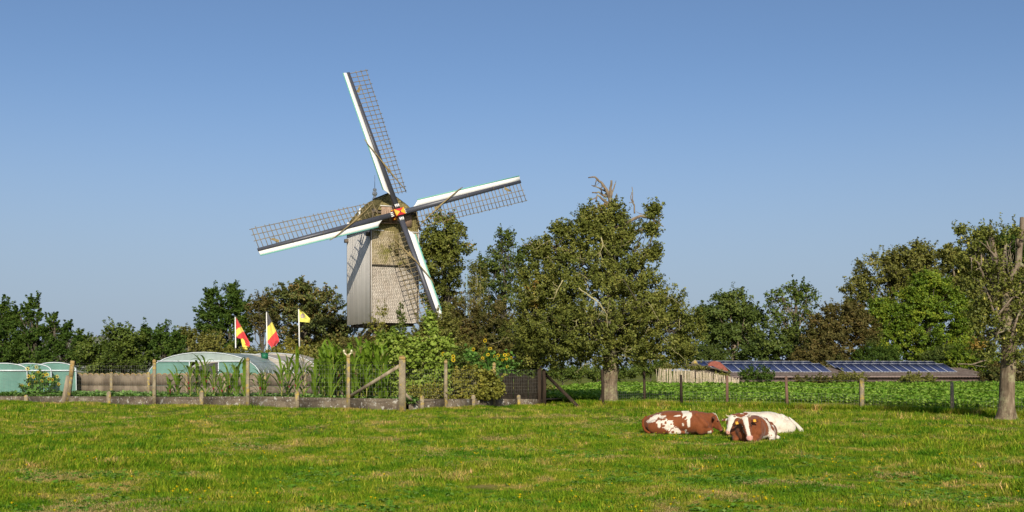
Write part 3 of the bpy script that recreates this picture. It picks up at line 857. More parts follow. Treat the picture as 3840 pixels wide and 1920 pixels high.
        for rr_ in (4.2, 6.6, 9.2):
            p = MB(); p.box(A(rr_, 0, .1), (.05, .3, .06), np.array([dr, sd, NN])); obj('clamp_band', p, M['beam'], sail)
        nb = 29
        def ow(r): return np.interp(r, [1.5, R], [1.42, 1.68])
        def on(r): return -np.interp(r, [1.5, R], [.30, .06])
        # some sails have a gap where laths are broken
        for k in range(nb):
            r = 1.65 + k * (R - .12 - 1.65) / (nb - 1) + rng.uniform(-.02, .02)
            w_ = ow(r); tl = w_ + rng.uniform(.02, .14)
            p = MB(); p.bar(A(r, .05, 0), A(r + rng.uniform(-.03, .03), tl, on(r) * tl / w_), .042, .05, up=NN); obj('lattice_bar', p, M['lath'], sail)
        for f in (.36, .68, 1.0):
            p = MB(); pts = [A(r, .2 + (ow(r) - .2) * f + rng.uniform(-.012, .012), on(r) * (.2 + (ow(r) - .2) * f) / ow(r) - .035) for r in np.linspace(1.5, R + .05, 9)]
            p.tube(pts, .026, n=4); obj('lattice_rail', p, M['lath'], sail)
        cl = MB()
        cp_ = [(6.35, -.72, .2), (5.9, -.6, .22), (5.0, -.22, .24), (4.2, .1, .22), (3.7, .32, .12), (3.3, .52, .05), (2.6, .85, .0), (1.9, 1.22, -.1), (1.6, 1.4, -.2)]
        rd = [.035, .04, .045, .055, .10, .075, .05, .04, .03]
        cl.tube([A(a, s_, n_) for a, s_, n_ in cp_], rd, n=6)
        cl.add([A(3.95, .2, .16), A(3.5, .62, .04), A(3.2, .28, .1)], t=[[0, 1, 2]]); cl.add([A(3.95, .2, .15), A(3.2, .28, .09), A(3.5, .62, .03)], t=[[0, 1, 2]])
        obj('rolled_cloth', cl, M['cloth'], sail)
        ck = MB(); ck.add([A(10.3, .12, .1), A(10.75, .5, .02), A(10.6, .62, .02), A(10.15, .3, .06)], q=[[0, 1, 2, 3]]); ck.tube([A(10.25, .1, .08), A(10.8, .62, .0)], .035, n=5)
        obj('cloth_cleat', ck, M['cloth'], sail)
    # white rag flying behind the left sail
    p = MB(); a = S(-3.45, .25, -.5); b2 = S(-2.6, 1.5, -.5)
    p.add([a, a + (b2 - a) * .4 + MT * .14, b2, a + (b2 - a) * .5 - MT * .05], q=[[0, 1, 2, 3]]); obj('canvas_strip', p, M['white'], mill)
    # trestle and ladder below
    for s_, q_ in ((-1.6, 1.0), (1.6, 1.0), (-1.6, 5.0), (1.6, 5.0)):
        p = MB(); p.bar(LL(s_, q_, 3.8), LL(s_ * .25, 3.1, 5.6), .35, .35); obj('quarter_bar', p, M['beam'], mill)
    p = MB(); p.bar(LL(0, 3.1, 3.6), LL(0, 3.1, 5.7), .7, .7, up=MT); obj('main_post', p, M['beam'], mill)
    for k in range(4):
        p = MB(); p.bar(LL(-W + .1, .9 + k * 1.5, Z0 - .12), LL(W - .1, .9 + k * 1.5, Z0 - .12), .25, .25); obj('floor_beam', p, M['beam'], mill)
    lad = MB()
    a1, a2 = LL(-1.0, LEN - .2, Z0), LL(-2.2, LEN + 1.8, 3.0)
    lad.bar(a1, a2, .08, .2); lad.bar(a1 + MT * .7, a2 + MT * .7, .08, .2)
    ld = obj('ladder', lad, M['bluesteel'], mill)
    for k in range(8):
        p = MB(); c0 = a1 + (a2 - a1) * (k + .5) / 8; p.bar(c0, c0 + MT * .7, .14, .03); obj('step', p, M['bluesteel'], ld)
windmill()
# ================================================================ GARDEN WALL AND FENCE
def ray_on(line_a, line_b, px):
    """point of the ground line a-b that appears in photo column px"""
    k = (px - 1920) / F
    a, b = line_a[:2], line_b[:2]
    d = b - a
    t = (k * a[1] - a[0]) / (d[0] - k * d[1])
    p = a + d * t
    return np.array([p[0], p[1], 0.0])

def zpx(p, py):
    return EYE + (HZ - py) / F * p[1]

def net(mb, P, Q, z0, z1, step, nh, r=0.003, rng=None, sag=0.0):
    L = np.linalg.norm(Q - P); n = int(L / step)
    dv = (Q - P) / L; sd = np.array([-dv[1], dv[0], 0])
    def tri(a, b):
        a = np.asarray(a); b = np.asarray(b)
        up = np.array([0, 0, 1.0]) if abs((b - a)[2]) < abs((b - a)[0]) + abs((b - a)[1]) else dv
        o = [up * r, (-up * .5 + sd * .87) * r, (-up * .5 - sd * .87) * r]
        V = [a + o[0], a + o[1], a + o[2], b + o[0], b + o[1], b + o[2]]
        mb.add(V, q=[[0, 1, 4, 3], [1, 2, 5, 4], [2, 0, 3, 5]])
    for k in range(n + 1):
        f = k / max(n, 1); a = P + (Q - P) * f; j = rng.normal(size=3) * .012
        tri(a + [0, 0, z0] + j, a + [0, 0, z1] + j * .5)
    for k in range(nh):
        zz = z0 + (z1 - z0) * (k / (nh - 1)) ** 1.0
        m_ = 4
        for i in range(m_):
            a = P + (Q - P) * (i / m_); b = P + (Q - P) * ((i + 1) / m_)
            s0 = -sag * math.sin(math.pi * i / m_); s1 = -sag * math.sin(math.pi * (i + 1) / m_)
            tri(a + [0, 0, zz + s0], b + [0, 0, zz + s1])

def garden_fence():
    rng = np.random.default_rng(21)
    t = thing('garden_fence', WB, 'long concrete slab edging with lichen covered posts and wire netting round the vegetable garden', 'fence')
    front = [(-120, None, 's'), (100, 1484, 's'), (410, 1470, 's'), (580, 1350, 'p'), (757, 1468, 's'), (930, 1344, 'p'), (1115, 1472, 's'), (1307, 1330, 'p'), (1509, 1337, 'c')]
    rightp = [(1583, 1487, 's'), (1672, 1352, 'p'), (1775, 1484, 's'), (1853, 1362, 'p'), (1945, 1484, 's'), (2022, 1374, 'd'), (2040, 1384, 'd')]
    def postmesh(p, ztop, w, kind, name='concrete_post'):
        b = MB(); w2 = w * .82; z0 = -.25
        if kind in 'pc':
            b.hexa([p + [-w / 2, -w / 2, z0], p + [w / 2, -w / 2, z0], p + [w / 2, w / 2, z0], p + [-w / 2, w / 2, z0],
                    p + [-w2 / 2, -w2 / 2, ztop - .05], p + [w2 / 2, -w2 / 2, ztop - .05], p + [w2 / 2, w2 / 2, ztop - .05], p + [-w2 / 2, w2 / 2, ztop - .05]])
            b.hexa([p + [-w2 / 2, -w2 / 2, ztop - .05], p + [w2 / 2, -w2 / 2, ztop - .05], p + [w2 / 2, w2 / 2, ztop - .05], p + [-w2 / 2, w2 / 2, ztop - .05],
                    p + [-w2 / 4, -w2 / 3, ztop], p + [w2 / 4, -w2 / 3, ztop], p + [w2 / 4, w2 / 3, ztop], p + [-w2 / 4, w2 / 3, ztop]])
        else:
            b.tube([p + [0, 0, z0], p + [0.01, 0, ztop * .5], p + [-.01, 0, ztop - .03], p + [-.01, 0, ztop]], [w / 2, w / 2, w * .46, w * .25], n=8)
        mat = M['post_dark'] if kind == 'd' else (M['concrete_pale'] if kind in 'pc' else M['concrete_pale'])  # corner posts: tree shade is put into the dark colour
        o = obj(name, b, mat, t, smooth=(kind == 'd'))
        if kind in 'pc':
            c = MB(); c.box(p + [0, 0, ztop - .07], (w2 + .012, w2 + .012, .12)); 
            c.box(p + [0, 0, ztop + .02], (w2 * .7, w2 * .8, .03)); obj('lichen_cap', c, M['lichen'], o)
    pts = []
    for lst, A_, B_ in ((front, WA, WB), (rightp, WB, WC)):
        for px, top, k in lst:
            p = ray_on(A_, B_, px)
            zt = zpx(p, top) if top else .5
            w = {'p': .16, 'c': .30, 's': .16, 'd': .22}[k]
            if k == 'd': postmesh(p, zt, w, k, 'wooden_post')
            elif k == 's':
                b = MB(); b.box(p + [0, -.04, (zt - .25) / 2], (.17, .17, zt + .25)); b.ball(p + [0, -.04, zt], (.085, .085, .05), 8, 4)
                obj('short_post', b, M['concrete_pale'], t)
            else: postmesh(p + [0, -.03, 0], zt, w, k)
            pts.append(p)
    # leaning posts near the left
    p = ray_on(WA, WB, 240); b = MB(); a0 = p + [0, -.15, -.2]; a1 = at(256, 1409, a0[1] - .05)
    b.tube([a0, (a0 + a1) / 2, a1], [.14, .13, .11], n=8); obj('wooden_post', b, M['post_wood'], t, smooth=True)
    a0 = ray_on(WA, WB, 256) + [0, 0, .2]; a1 = at(273, 1354, a0[1]); b = MB(); b.bar(a0, a1, .17, .15, up=(0, 1, 0)); o = obj('leaning_post', b, M['concrete_pale'], t); o['label'] = 'leaning concrete post with orange lichen'
    b = MB(); b.bar(a0 + (a1 - a0) * .6, a1 + (a1 - a0) * .01, .18, .16, up=(0, 1, 0)); obj('lichen_cap', b, M['lichen'], o)
    # slabs between neighbouring posts
    def slab_top(px): return float(np.interp(px, [-120, 0, 410, 930, 1307, 1509], [1486, 1486, 1487, 1487, 1492, 1494]))
    slabs = []
    fx = [f[0] for f in front]
    for a, b_ in zip(fx[:-1], fx[1:]): slabs.append((WA, WB, a, b_, slab_top(a), slab_top(b_)))
    slabs += [(WB, WC, 1583, 1672, 1497, 1497), (WB, WC, 1672, 1775, 1497, 1496), (WB, WC, 1775, 1853, 1495, 1496), (WB, WC, 1853, 1945, 1496, 1497), (WB, WC, 1945, 2035, 1497, 1499)]
    for A_, B_, x0, x1, t0, t1 in slabs:
        P = ray_on(A_, B_, x0); Q = ray_on(A_, B_, x1); d = (Q - P) / np.linalg.norm(Q - P); sd = np.array([-d[1], d[0], 0]) * .03
        P = P + d * .09; Q = Q - d * .09; j = rng.uniform(-.015, .015)
        b = MB(); zt0, zt1 = zpx(P, t0), zpx(Q, t1)
        b.hexa([P - sd - [0, 0, .2], Q - sd - [0, 0, .2], Q + sd - [0, 0, .2], P + sd - [0, 0, .2], P - sd + [0, 0, zt0 + j], Q - sd + [0, 0, zt1 + j], Q + sd + [0, 0, zt1 + j], P + sd + [0, 0, zt0 + j]])
        obj('concrete_slab', b, M['concrete'], t)
    P = ray_on(WB, WC, 1533); Q = ray_on(WB, WC, 1578)   # broken slab end beyond the corner
    b = MB(); b.hexa([P - [0, .03, .2], Q - [0, .03, .2], Q + [0, .03, -.2], P + [0, .03, -.2], P + [0, -.03, .28], Q + [0, -.03, zpx(Q, 1498)], Q + [0, .03, zpx(Q, 1498)], P + [0, .03, .28]])
    o = obj('concrete_slab', b, M['concrete'], t); o['label'] = 'broken slab with a sloping top next to the corner post'
    # braces
    def brace(a, b_, w, mat):
        b = MB(); b.bar(a, b_, w, w * .8, up=(0, 1, 0)); obj('brace', b, mat, t)
    c = ray_on(WA, WB, 1500)
    brace(np.array([*ray_on(WA, WB, 1312)[:2], 0]) + [0, .02, zpx(c, 1489)], c + [0, -.02, zpx(c, 1371)], .13, M['post_wood'])
    c2 = ray_on(WB, WC, 1518)
    brace(c2 + [.0, 0, zpx(c2, 1475)], ray_on(WB, WC, 1552) + [0, -.05, zpx(c2, 1511)], .11, M['post_wood'])
    c3 = ray_on(WB, WC, 2046)
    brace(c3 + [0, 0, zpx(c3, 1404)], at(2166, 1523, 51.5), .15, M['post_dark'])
    # wires
    nb = MB()
    tall = [(WA, WB, [-200, 273, 580, 930, 1307, 1500]), (WB, WC, [1518, 1672, 1853, 2030])]
    for A_, B_, xs in tall:
        for x0, x1 in zip(xs[:-1], xs[1:]):
            P = ray_on(A_, B_, x0); Q = ray_on(A_, B_, x1)
            net(nb, P, Q, .66, 1.95 if x0 < 1400 else 1.75, .15, 8, .0022, rng, .02)
    o = obj('wire_netting', nb, M['wire'], t); o['kind'] = 'stuff'
    nb = MB()
    for A_, B_, xs in ((WA, WB, [-200, 160, 580, 930, 1307, 1500]), (WB, WC, [1518, 1672, 1853, 2030])):
        for x0, x1 in zip(xs[:-1], xs[1:]):
            P = ray_on(A_, B_, x0) + [0, -.12, .55]; Q = ray_on(A_, B_, x1) + [0, -.12, .55]
            u = np.linspace(0, 1, 8)[:, None]; pp = P + (Q - P) * u; pp[:, 2] -= .14 * np.sin(math.pi * u[:, 0]); nb.tube(pp, .006, n=3, cap=False)
            P = P + [0, .1, 1.5]; Q = Q + [0, .1, 1.5]; pp = P + (Q - P) * u; nb.tube(pp, .005, n=3, cap=False)
    obj('barbed_wire', nb, M['wire_rust'], t)
garden_fence()

def back_wall():
    rng = np.random.default_rng(5)
    A_, B_ = np.array([*at(283, 1400, 63.5)[:2], 0]), np.array([*at(1300, 1400, 59.0)[:2], 0])
    t = thing('garden_wall', A_, 'brown precast concrete garden wall with scalloped top behind the maize plants', 'wall')
    L = np.linalg.norm(B_ - A_); dv = (B_ - A_) / L; n = 7
    for i in range(n + 1):
        p = A_ + dv * L * i / n; b = MB(); b.box(p + [0, -.05, .78], (.13, .16, 1.66)); obj('wall_post', b, M['concrete_pale'], t)
    for i in range(n):
        P = A_ + dv * (L * i / n + .08); Q = A_ + dv * (L * (i + 1) / n - .08)
        for k in (0, 1, 2):
            z0, z1 = ((-.1, .34), (.35, .86), (.87, 1.42))[k]
            b = MB(); b.box((P + Q) / 2 + [0, 0, (z0 + z1) / 2], (np.linalg.norm(Q - P), .06 + .012 * (k == 1), z1 - z0), [dv, np.array([-dv[1], dv[0], 0]), [0, 0, 1]])
            if k == 2:
                m_ = 6
                for s in range(m_):
                    c = P + (Q - P) * (s + .5) / m_ + [0, 0, z1 - .06]; w = np.linalg.norm(Q - P) / m_ / 2
                    th = np.linspace(0, math.pi, 7)
                    F_ = [c + dv * w * math.cos(x) + np.array([0, -.03, .17 * math.sin(x)]) for x in th]; G_ = [f + [0, .06, 0] for f in F_]
                    V = F_ + G_; b.add(V, t=[[0, i_, i_ + 1] for i_ in range(1, 6)], q=[[i_ + 1, i_, i_ + 7, i_ + 8] for i_ in range(6)])
            w_ = obj('concrete_slab', b, M['scallop'], t)
        cp = MB()
        for s in range(6):
            c = P + (Q - P) * (s + .5) / 6 + [0, 0, 1.37]; w = np.linalg.norm(Q - P) / 12
            th = np.linspace(.25, math.pi - .25, 6)
            cp.tube([c + dv * w * math.cos(x) + np.array([0, 0, .175 * math.sin(x)]) for x in th], .028, n=4)
        obj('lichen_edge', cp, M['lichen'], t)
back_wall()

M['tar'] = surf('shade_toned_sheet', [(0.3, (0.012, 0.010, 0.008)), (0.6, (0.035, 0.028, 0.02))], 5, .9, .1)  # sheet colour darkened to stand in for the pear tree's shade
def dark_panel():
    # corrugated sheets behind the netting, tree shade put into their dark colour
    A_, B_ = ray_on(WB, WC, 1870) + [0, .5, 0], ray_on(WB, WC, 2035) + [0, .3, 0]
    t = thing('sheet_screen', A_, 'wavy corrugated sheet screen coloured dark for tree shade, behind the netting at the garden corner', 'screen')
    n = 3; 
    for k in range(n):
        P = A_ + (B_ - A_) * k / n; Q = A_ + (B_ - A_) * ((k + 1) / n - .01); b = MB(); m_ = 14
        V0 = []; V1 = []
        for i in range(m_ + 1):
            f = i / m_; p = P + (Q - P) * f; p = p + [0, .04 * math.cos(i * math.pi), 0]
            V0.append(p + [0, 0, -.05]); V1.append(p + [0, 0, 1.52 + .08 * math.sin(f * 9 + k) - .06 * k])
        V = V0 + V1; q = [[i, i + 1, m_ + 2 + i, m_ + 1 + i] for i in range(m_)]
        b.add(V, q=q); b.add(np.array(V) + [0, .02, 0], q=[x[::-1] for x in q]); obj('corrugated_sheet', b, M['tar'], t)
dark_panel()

# ================================================================ MEADOW FENCE
def meadow_fence():
    rng = np.random.default_rng(8)
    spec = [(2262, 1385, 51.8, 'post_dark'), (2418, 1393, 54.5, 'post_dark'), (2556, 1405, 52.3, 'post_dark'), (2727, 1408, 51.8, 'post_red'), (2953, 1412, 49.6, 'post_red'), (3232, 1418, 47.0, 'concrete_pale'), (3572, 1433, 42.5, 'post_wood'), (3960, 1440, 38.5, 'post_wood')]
    t = thing('meadow_fence', at(2727, 1530, 51.8) * [1, 1, 0], 'low wire netting fence on weathered posts between meadow and leafy crop', 'fence')
    P_ = []
    for px, top, d, m_ in spec:
        p = np.array([(px - 1920) / F * d, d, 0.0]); zt = zpx(p, top); b = MB(); ln = rng.normal() * .03
        if m_ == 'concrete_pale': b.bar(p + [0, 0, -.2], p + [ln, 0, zt], .17, .15, up=(0, 1, 0)); 
        else: b.tube([p + [0, 0, -.2], p + [ln * .5, 0, zt * .5], p + [ln, 0, zt]], [.075, .07, .06], n=7)
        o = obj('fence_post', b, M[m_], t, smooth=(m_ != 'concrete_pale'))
        if m_ == 'concrete_pale': o['label'] = 'pale squared post'
        P_.append(p)
    nb = MB(); bb = MB()
    for a, b in zip(P_[:-1], P_[1:]):
        net(nb, a, b, .03, .72, .17, 6, .0026, rng, .02)
        for z in (1.0, 1.3): bb.tube([a + [0, 0, z], (a + b) / 2 + [0, 0, z - .03], b + [0, 0, z]], .004, n=3, cap=False)
    o = obj('wire_netting', nb, M['wire'], t); o['kind'] = 'stuff'
    obj('barbed_wire', bb, M['wire'], t)
meadow_fence()

# ================================================================ POLYTUNNELS
def tunnel(name_label, cx_px, base_d, halfw_px, top_py, axis, length, mats, side_z, nh=5, front=True, door=False, z0=0.0):
    c = at(cx_px, HZ, base_d); c = np.array([c[0], c[1], z0])
    hw = halfw_px / F * base_d; zt = EYE + (HZ - top_py) / F * base_d
    t = thing('polytunnel', c, name_label, 'greenhouse')
    ax = np.array([math.sin(axis), math.cos(axis), 0.0])
    def P(u, l):  # u 0..1 across
        if u < .18: k = u / .18; x = -hw * (1 - .03 * k); z = z0 + (side_z - z0) * k
        elif u > .82: k = (1 - u) / .18; x = hw * (1 - .03 * k); z = z0 + (side_z - z0) * k
        else:
            k = (u - .18) / .64 * math.pi; x = -hw * .97 * math.cos(k); z = side_z + (zt - side_z) * math.sin(k) ** .8
        return c * [1, 1, 0] + np.array([x, 0, 0]) + ax * l + np.array([0, 0, z])
    U = np.linspace(0, 1, 27); Ls = np.linspace(0, length, nh * 3 + 1)
    b = MB(); V = [P(u, l) + np.array([0, 0, -.03 * (i % 3 != 0) * (1 if .18 < u < .82 else 0)]) for i, l in enumerate(Ls) for u in U]; nu = len(U)
    b.add(V, q=[[i * nu + j, i * nu + j + 1, (i + 1) * nu + j + 1, (i + 1) * nu + j] for i in range(len(Ls) - 1) for j in range(nu - 1)])
    obj('cover', b, mats[0], t, smooth=True)
    for k in range(nh + 1):
        h = MB(); h.tube([P(u, length * k / nh) - np.array([0, 0, .035]) for u in U], .028, n=5); obj('hoop', h, M['pipe'], t, smooth=True)
    if front:
        g = MB(); Uf = [u for u in U]
        pts = [P(u, .02) for u in Uf]; cz = c + [0, 0, side_z * .7]
        if door:
            # gable cloth left and right of the open doorway
            dw = hw * .25
            zz = side_z + (zt - side_z) * .65
            for sgn in (-1, 1):
                sel = [p for p in pts if (p[0] - c[0]) * sgn > dw and p[2] < zz + .35]
                sel = sorted(sel, key=lambda p: p[2]); poly = [c + [sgn * dw, .02, 0]] + [np.array([p[0], p[1], min(p[2], zz)]) for p in sel] + [c + [sgn * dw, .02, zz]]
                g.add(poly, t=[[0, i, i + 1] for i in range(1, len(poly) - 1)])
            up_ = [np.array([p[0], p[1] + .01, max(p[2], zz + .004)]) for p in pts if p[2] > zz - .12]; g2 = MB(); g2.add(up_, t=[[0, i, i + 1] for i in range(1, len(up_) - 1)]); obj('gable_top_sheet', g2, mats[0], t)
        else:
            g.add([c + [0, .02, z0]] + pts, t=[[0, i, i + 1] for i in range(1, len(pts))])
        obj('gable_sheet', g, mats[1], t)
    rail = MB(); zb = side_z + (zt - side_z) * (.65 if door else .02)
    rail.bar(c * [1, 1, 0] + np.array([-hw * .80 if door else -hw, -.03, zb]), c * [1, 1, 0] + np.array([hw * .80 if door else hw, -.03, zb]), .05, .07); obj('rail', rail, M['pipe'], t)
    for s in ((-.25, .25) if door else (-.18,)):
        p = MB(); p.bar(c + [hw * s, -.01, 0], c + [hw * s, -.01, zb], .05, .05, up=(0, 1, 0)); obj('door_post', p, M['pipe'], t)
    return t
tunnel('low green plastic tunnel at the left edge of the garden, nearest of three', 12, 59.6, 92, 1360, -.42, 4, (M['poly_pale'], M['poly_green']), 1.70)
tunnel('low green plastic tunnel, middle one of the three beside the sunflower bush', 110, 61.0, 84, 1361, -.40, 4, (M['poly_pale'], M['poly_green']), 1.70)
tunnel('low green plastic tunnel with rounded right side beside the leaning post', 205, 62.4, 82, 1357, -.36, 4, (M['poly_pale'], M['poly_green']), 1.70)
tunnel('wide plastic tunnel with open doorway and green gable behind the garden wall', 765, 69, 218, 1319, .02, 6, (M['poly_pale'], M['poly_green']), 1.2, door=True)
tunnel('grey covered tunnel adjoining the wide green gabled tunnel', 905, 76, 205, 1325, .05, 6, (M['poly_grey'], M['poly_grey']), 1.2)
tunnel('grey covered tunnel farthest back, under the yellow pennant', 1020, 83, 185, 1322, .05, 6, (M['poly_grey'], M['poly_grey']), 1.2)
def green_crate():
    b = MB(); p = at(992, 1336, 75.0); b.box(p, (.4, .4, .36), [[.9, .43, 0], [-.43, .9, 0], [0, 0, 1]]); b.box(p + [0, 0, .20], (.46, .46, .05), [[.9, .43, 0], [-.43, .9, 0], [0, 0, 1]])
    tag(obj('crate', b, flat('green_plastic', (.01, .13, .06)), loc=p), 'small dark green box standing on the grey tunnel cover', 'box')
green_crate()

def picket():
    rng = np.random.default_rng(9)
    A_, B_ = at(1148, HZ, 62) * [1, 1, 0], at(1300, HZ, 63) * [1, 1, 0]
    t = thing('picket_fence', A_, 'short stretch of split chestnut paling between tunnel and maize stand', 'fence')
    n = 24
    for k in range(n):
        p = A_ + (B_ - A_) * k / (n - 1); h = 2.2 + rng.normal() * .06; b = MB()
        b.tube([p, p + [rng.normal() * .03, 0, h - .1], p + [rng.normal() * .03, 0, h]], [.028, .026, .01], n=5); obj('pale', b, M['post_wood'], t)
    b = MB()
    for z in (.6, 1.6): b.tube([A_ + [0, 0, z], B_ + [0, 0, z]], .006, n=3)
    obj('binding_wire', b, M['wire'], t)
picket()

# ================================================================ FLAGS
def flags():
    fd = 92.0
    def cloth(edgeL, edgeR, colf, nx=26, ny=40, wav=.10, ph=0, grow=1.0):
        """edgeL, edgeR: lists of (px,py) from top to bottom"""
        mb = MB(); cols = []
        def ip(e, t):
            e = np.array(e, float); s = np.concatenate([[0], np.cumsum(np.linalg.norm(np.diff(e, axis=0), axis=1))]); s /= s[-1]
            return np.array([np.interp(t, s, e[:, 0]), np.interp(t, s, e[:, 1])])
        G = []; PX = []
        for j in range(ny + 1):
            a, b = ip(edgeL, j / ny), ip(edgeR, j / ny)
            for i in range(nx + 1):
                f = i / nx; p = a + (b - a) * f; PX.append(p)
                w = wav * math.sin(f * 7 + ph + j / ny * 2.0) * min(1, f * 3) + .12 * f
                G.append(at(p[0], p[1], fd - w))
        PX = np.array(PX); q = []; mi = []
        for j in range(ny):
            for i in range(nx):
                k = j * (nx + 1) + i; q.append([k, k + 1, k + nx + 2, k + nx + 1]); mi.append(colf(*PX[[k, k + 1, k + nx + 1, k + nx + 2]].mean(0), i / nx, j / ny))
        G = np.array(G); n_ = len(G); q = np.array(q)
        mb.add(np.concatenate([G, G + [0, .012, 0]]), q=np.concatenate([q, q[:, ::-1] + n_]), m=np.array(mi + mi))
        return mb
    def fabric(nm, c):
        m, nt, b = newmat(nm); b.inputs['Base Color'].default_value = (*c, 1); b.inputs['Roughness'].default_value = .75
        b.inputs['Sheen Weight'].default_value = .2
        return m
    R_, Y_, K_, PL, RF = fabric('red_flag_cloth', (.72, .05, .05)), fabric('yellow_flag_cloth', (.85, .68, .10)), fabric('black_flag_cloth', (.06, .055, .06)), fabric('lime_yellow_cloth', (.72, .68, .12)), fabric('mauve_print', (.42, .30, .30))
    R2 = fabric('deep_red_cloth', (.55, .02, .03))
    for (px0, px1, top, lab, colr) in ((882, 885.5, 1187, 'white flagpole flying the red and yellow flag', 0), (999.5, 1002, 1169, 'white flagpole flying the black, yellow and red flag', 1), (1120, 1123, 1158, 'tallest white flagpole with small yellow pennant', 2)):
        base = np.array([(px1 + .7 - 1920) / F * fd, fd, 0.0]); base[2] = float(gz(base[0], fd)); tp = at(px0, top, fd)
        t = thing('flagpole', base, lab, 'flagpole')
        b = MB(); b.tube([base, (base + tp) / 2, tp], [.065, .055, .042], n=8); obj('pole', b, M['white'], t, smooth=True)
        b = MB(); b.tube([tp, tp + [0, 0, .035], tp + [0, 0, .05]], [.11, .11, .03], n=10); obj('pole_cap', b, M['stock'], t)
    def tf(lab, mb, mats, p0):
        o = obj('flag', mb, mats, loc=p0, smooth=True); tag(o, lab, 'flag')
    def c1(x, y, u, v):
        if y > 1270 - .0 and x < 903 + (y - 1268) * .55 + 9 - (y - 1268) * .12 and y < 1291: return 1
        if y > 1290 + (x - 905) * .1 + .45 * max(0, x - 912) * (1) : return 1
        if y > 1272 + .62 * (x - 905) and y < 1292: return 2
        b1 = 1238 - 13 * min(1, max(0, x - 886) / 18) ** .6
        b2 = 1268 - 25 * min(1, max(0, x - 887) / 24) ** .6
        return 0 if y < b1 else (1 if y < b2 else 0)
    tf('limp red and yellow striped flag on the left pole', cloth([(886, 1191), (886, 1240), (887, 1268), (903, 1268), (904, 1278), (908, 1295), (911, 1311)], [(886.5, 1191), (905, 1225), (920, 1255), (937, 1286), (936, 1298), (929, 1316), (911, 1311)], c1, ph=.5), [R_, Y_, R2], at(886, 1230, fd))
    def c2(x, y, u, v):
        if y < 1228 - 1.1 * (x - 1001): return 0
        return 1 if y < 1281 - 1.14 * (x - 1001) else 2
    tf('black, yellow and red flag hanging from the middle pole', cloth([(1001, 1171), (1000.5, 1230), (1001, 1281), (1022, 1307)], [(1004, 1171), (1020, 1207), (1036, 1243), (1048, 1277), (1023, 1308)], c2, ph=2.2, wav=.14), [K_, Y_, R_], at(1002, 1230, fd))
    def c3(x, y, u, v):
        rr = math.hypot((x - 1135) * 1.0, (y - 1185)); return 1 if (rr < 8.5 and not 2.2 < rr < 3.2) else 0
    tf('small lime yellow pennant with a grey roundel on the tallest pole', cloth([(1122, 1160), (1122, 1185), (1122.5, 1206)], [(1123, 1160), (1145, 1177), (1164, 1196), (1160, 1210)], c3, ph=1), [PL, RF], at(1122, 1185, fd))
    b = MB(); pts = [at(x, y, fd - .1) for x, y in ((1135, 1169), (1148, 1180), (1158, 1192), (1165, 1196))]; 
    V = []; 
    for p in pts: V += [p, p + [0, 0, .10]]
    b.add(V, q=[[2 * i, 2 * i + 2, 2 * i + 3, 2 * i + 1] for i in range(3)])
flags()

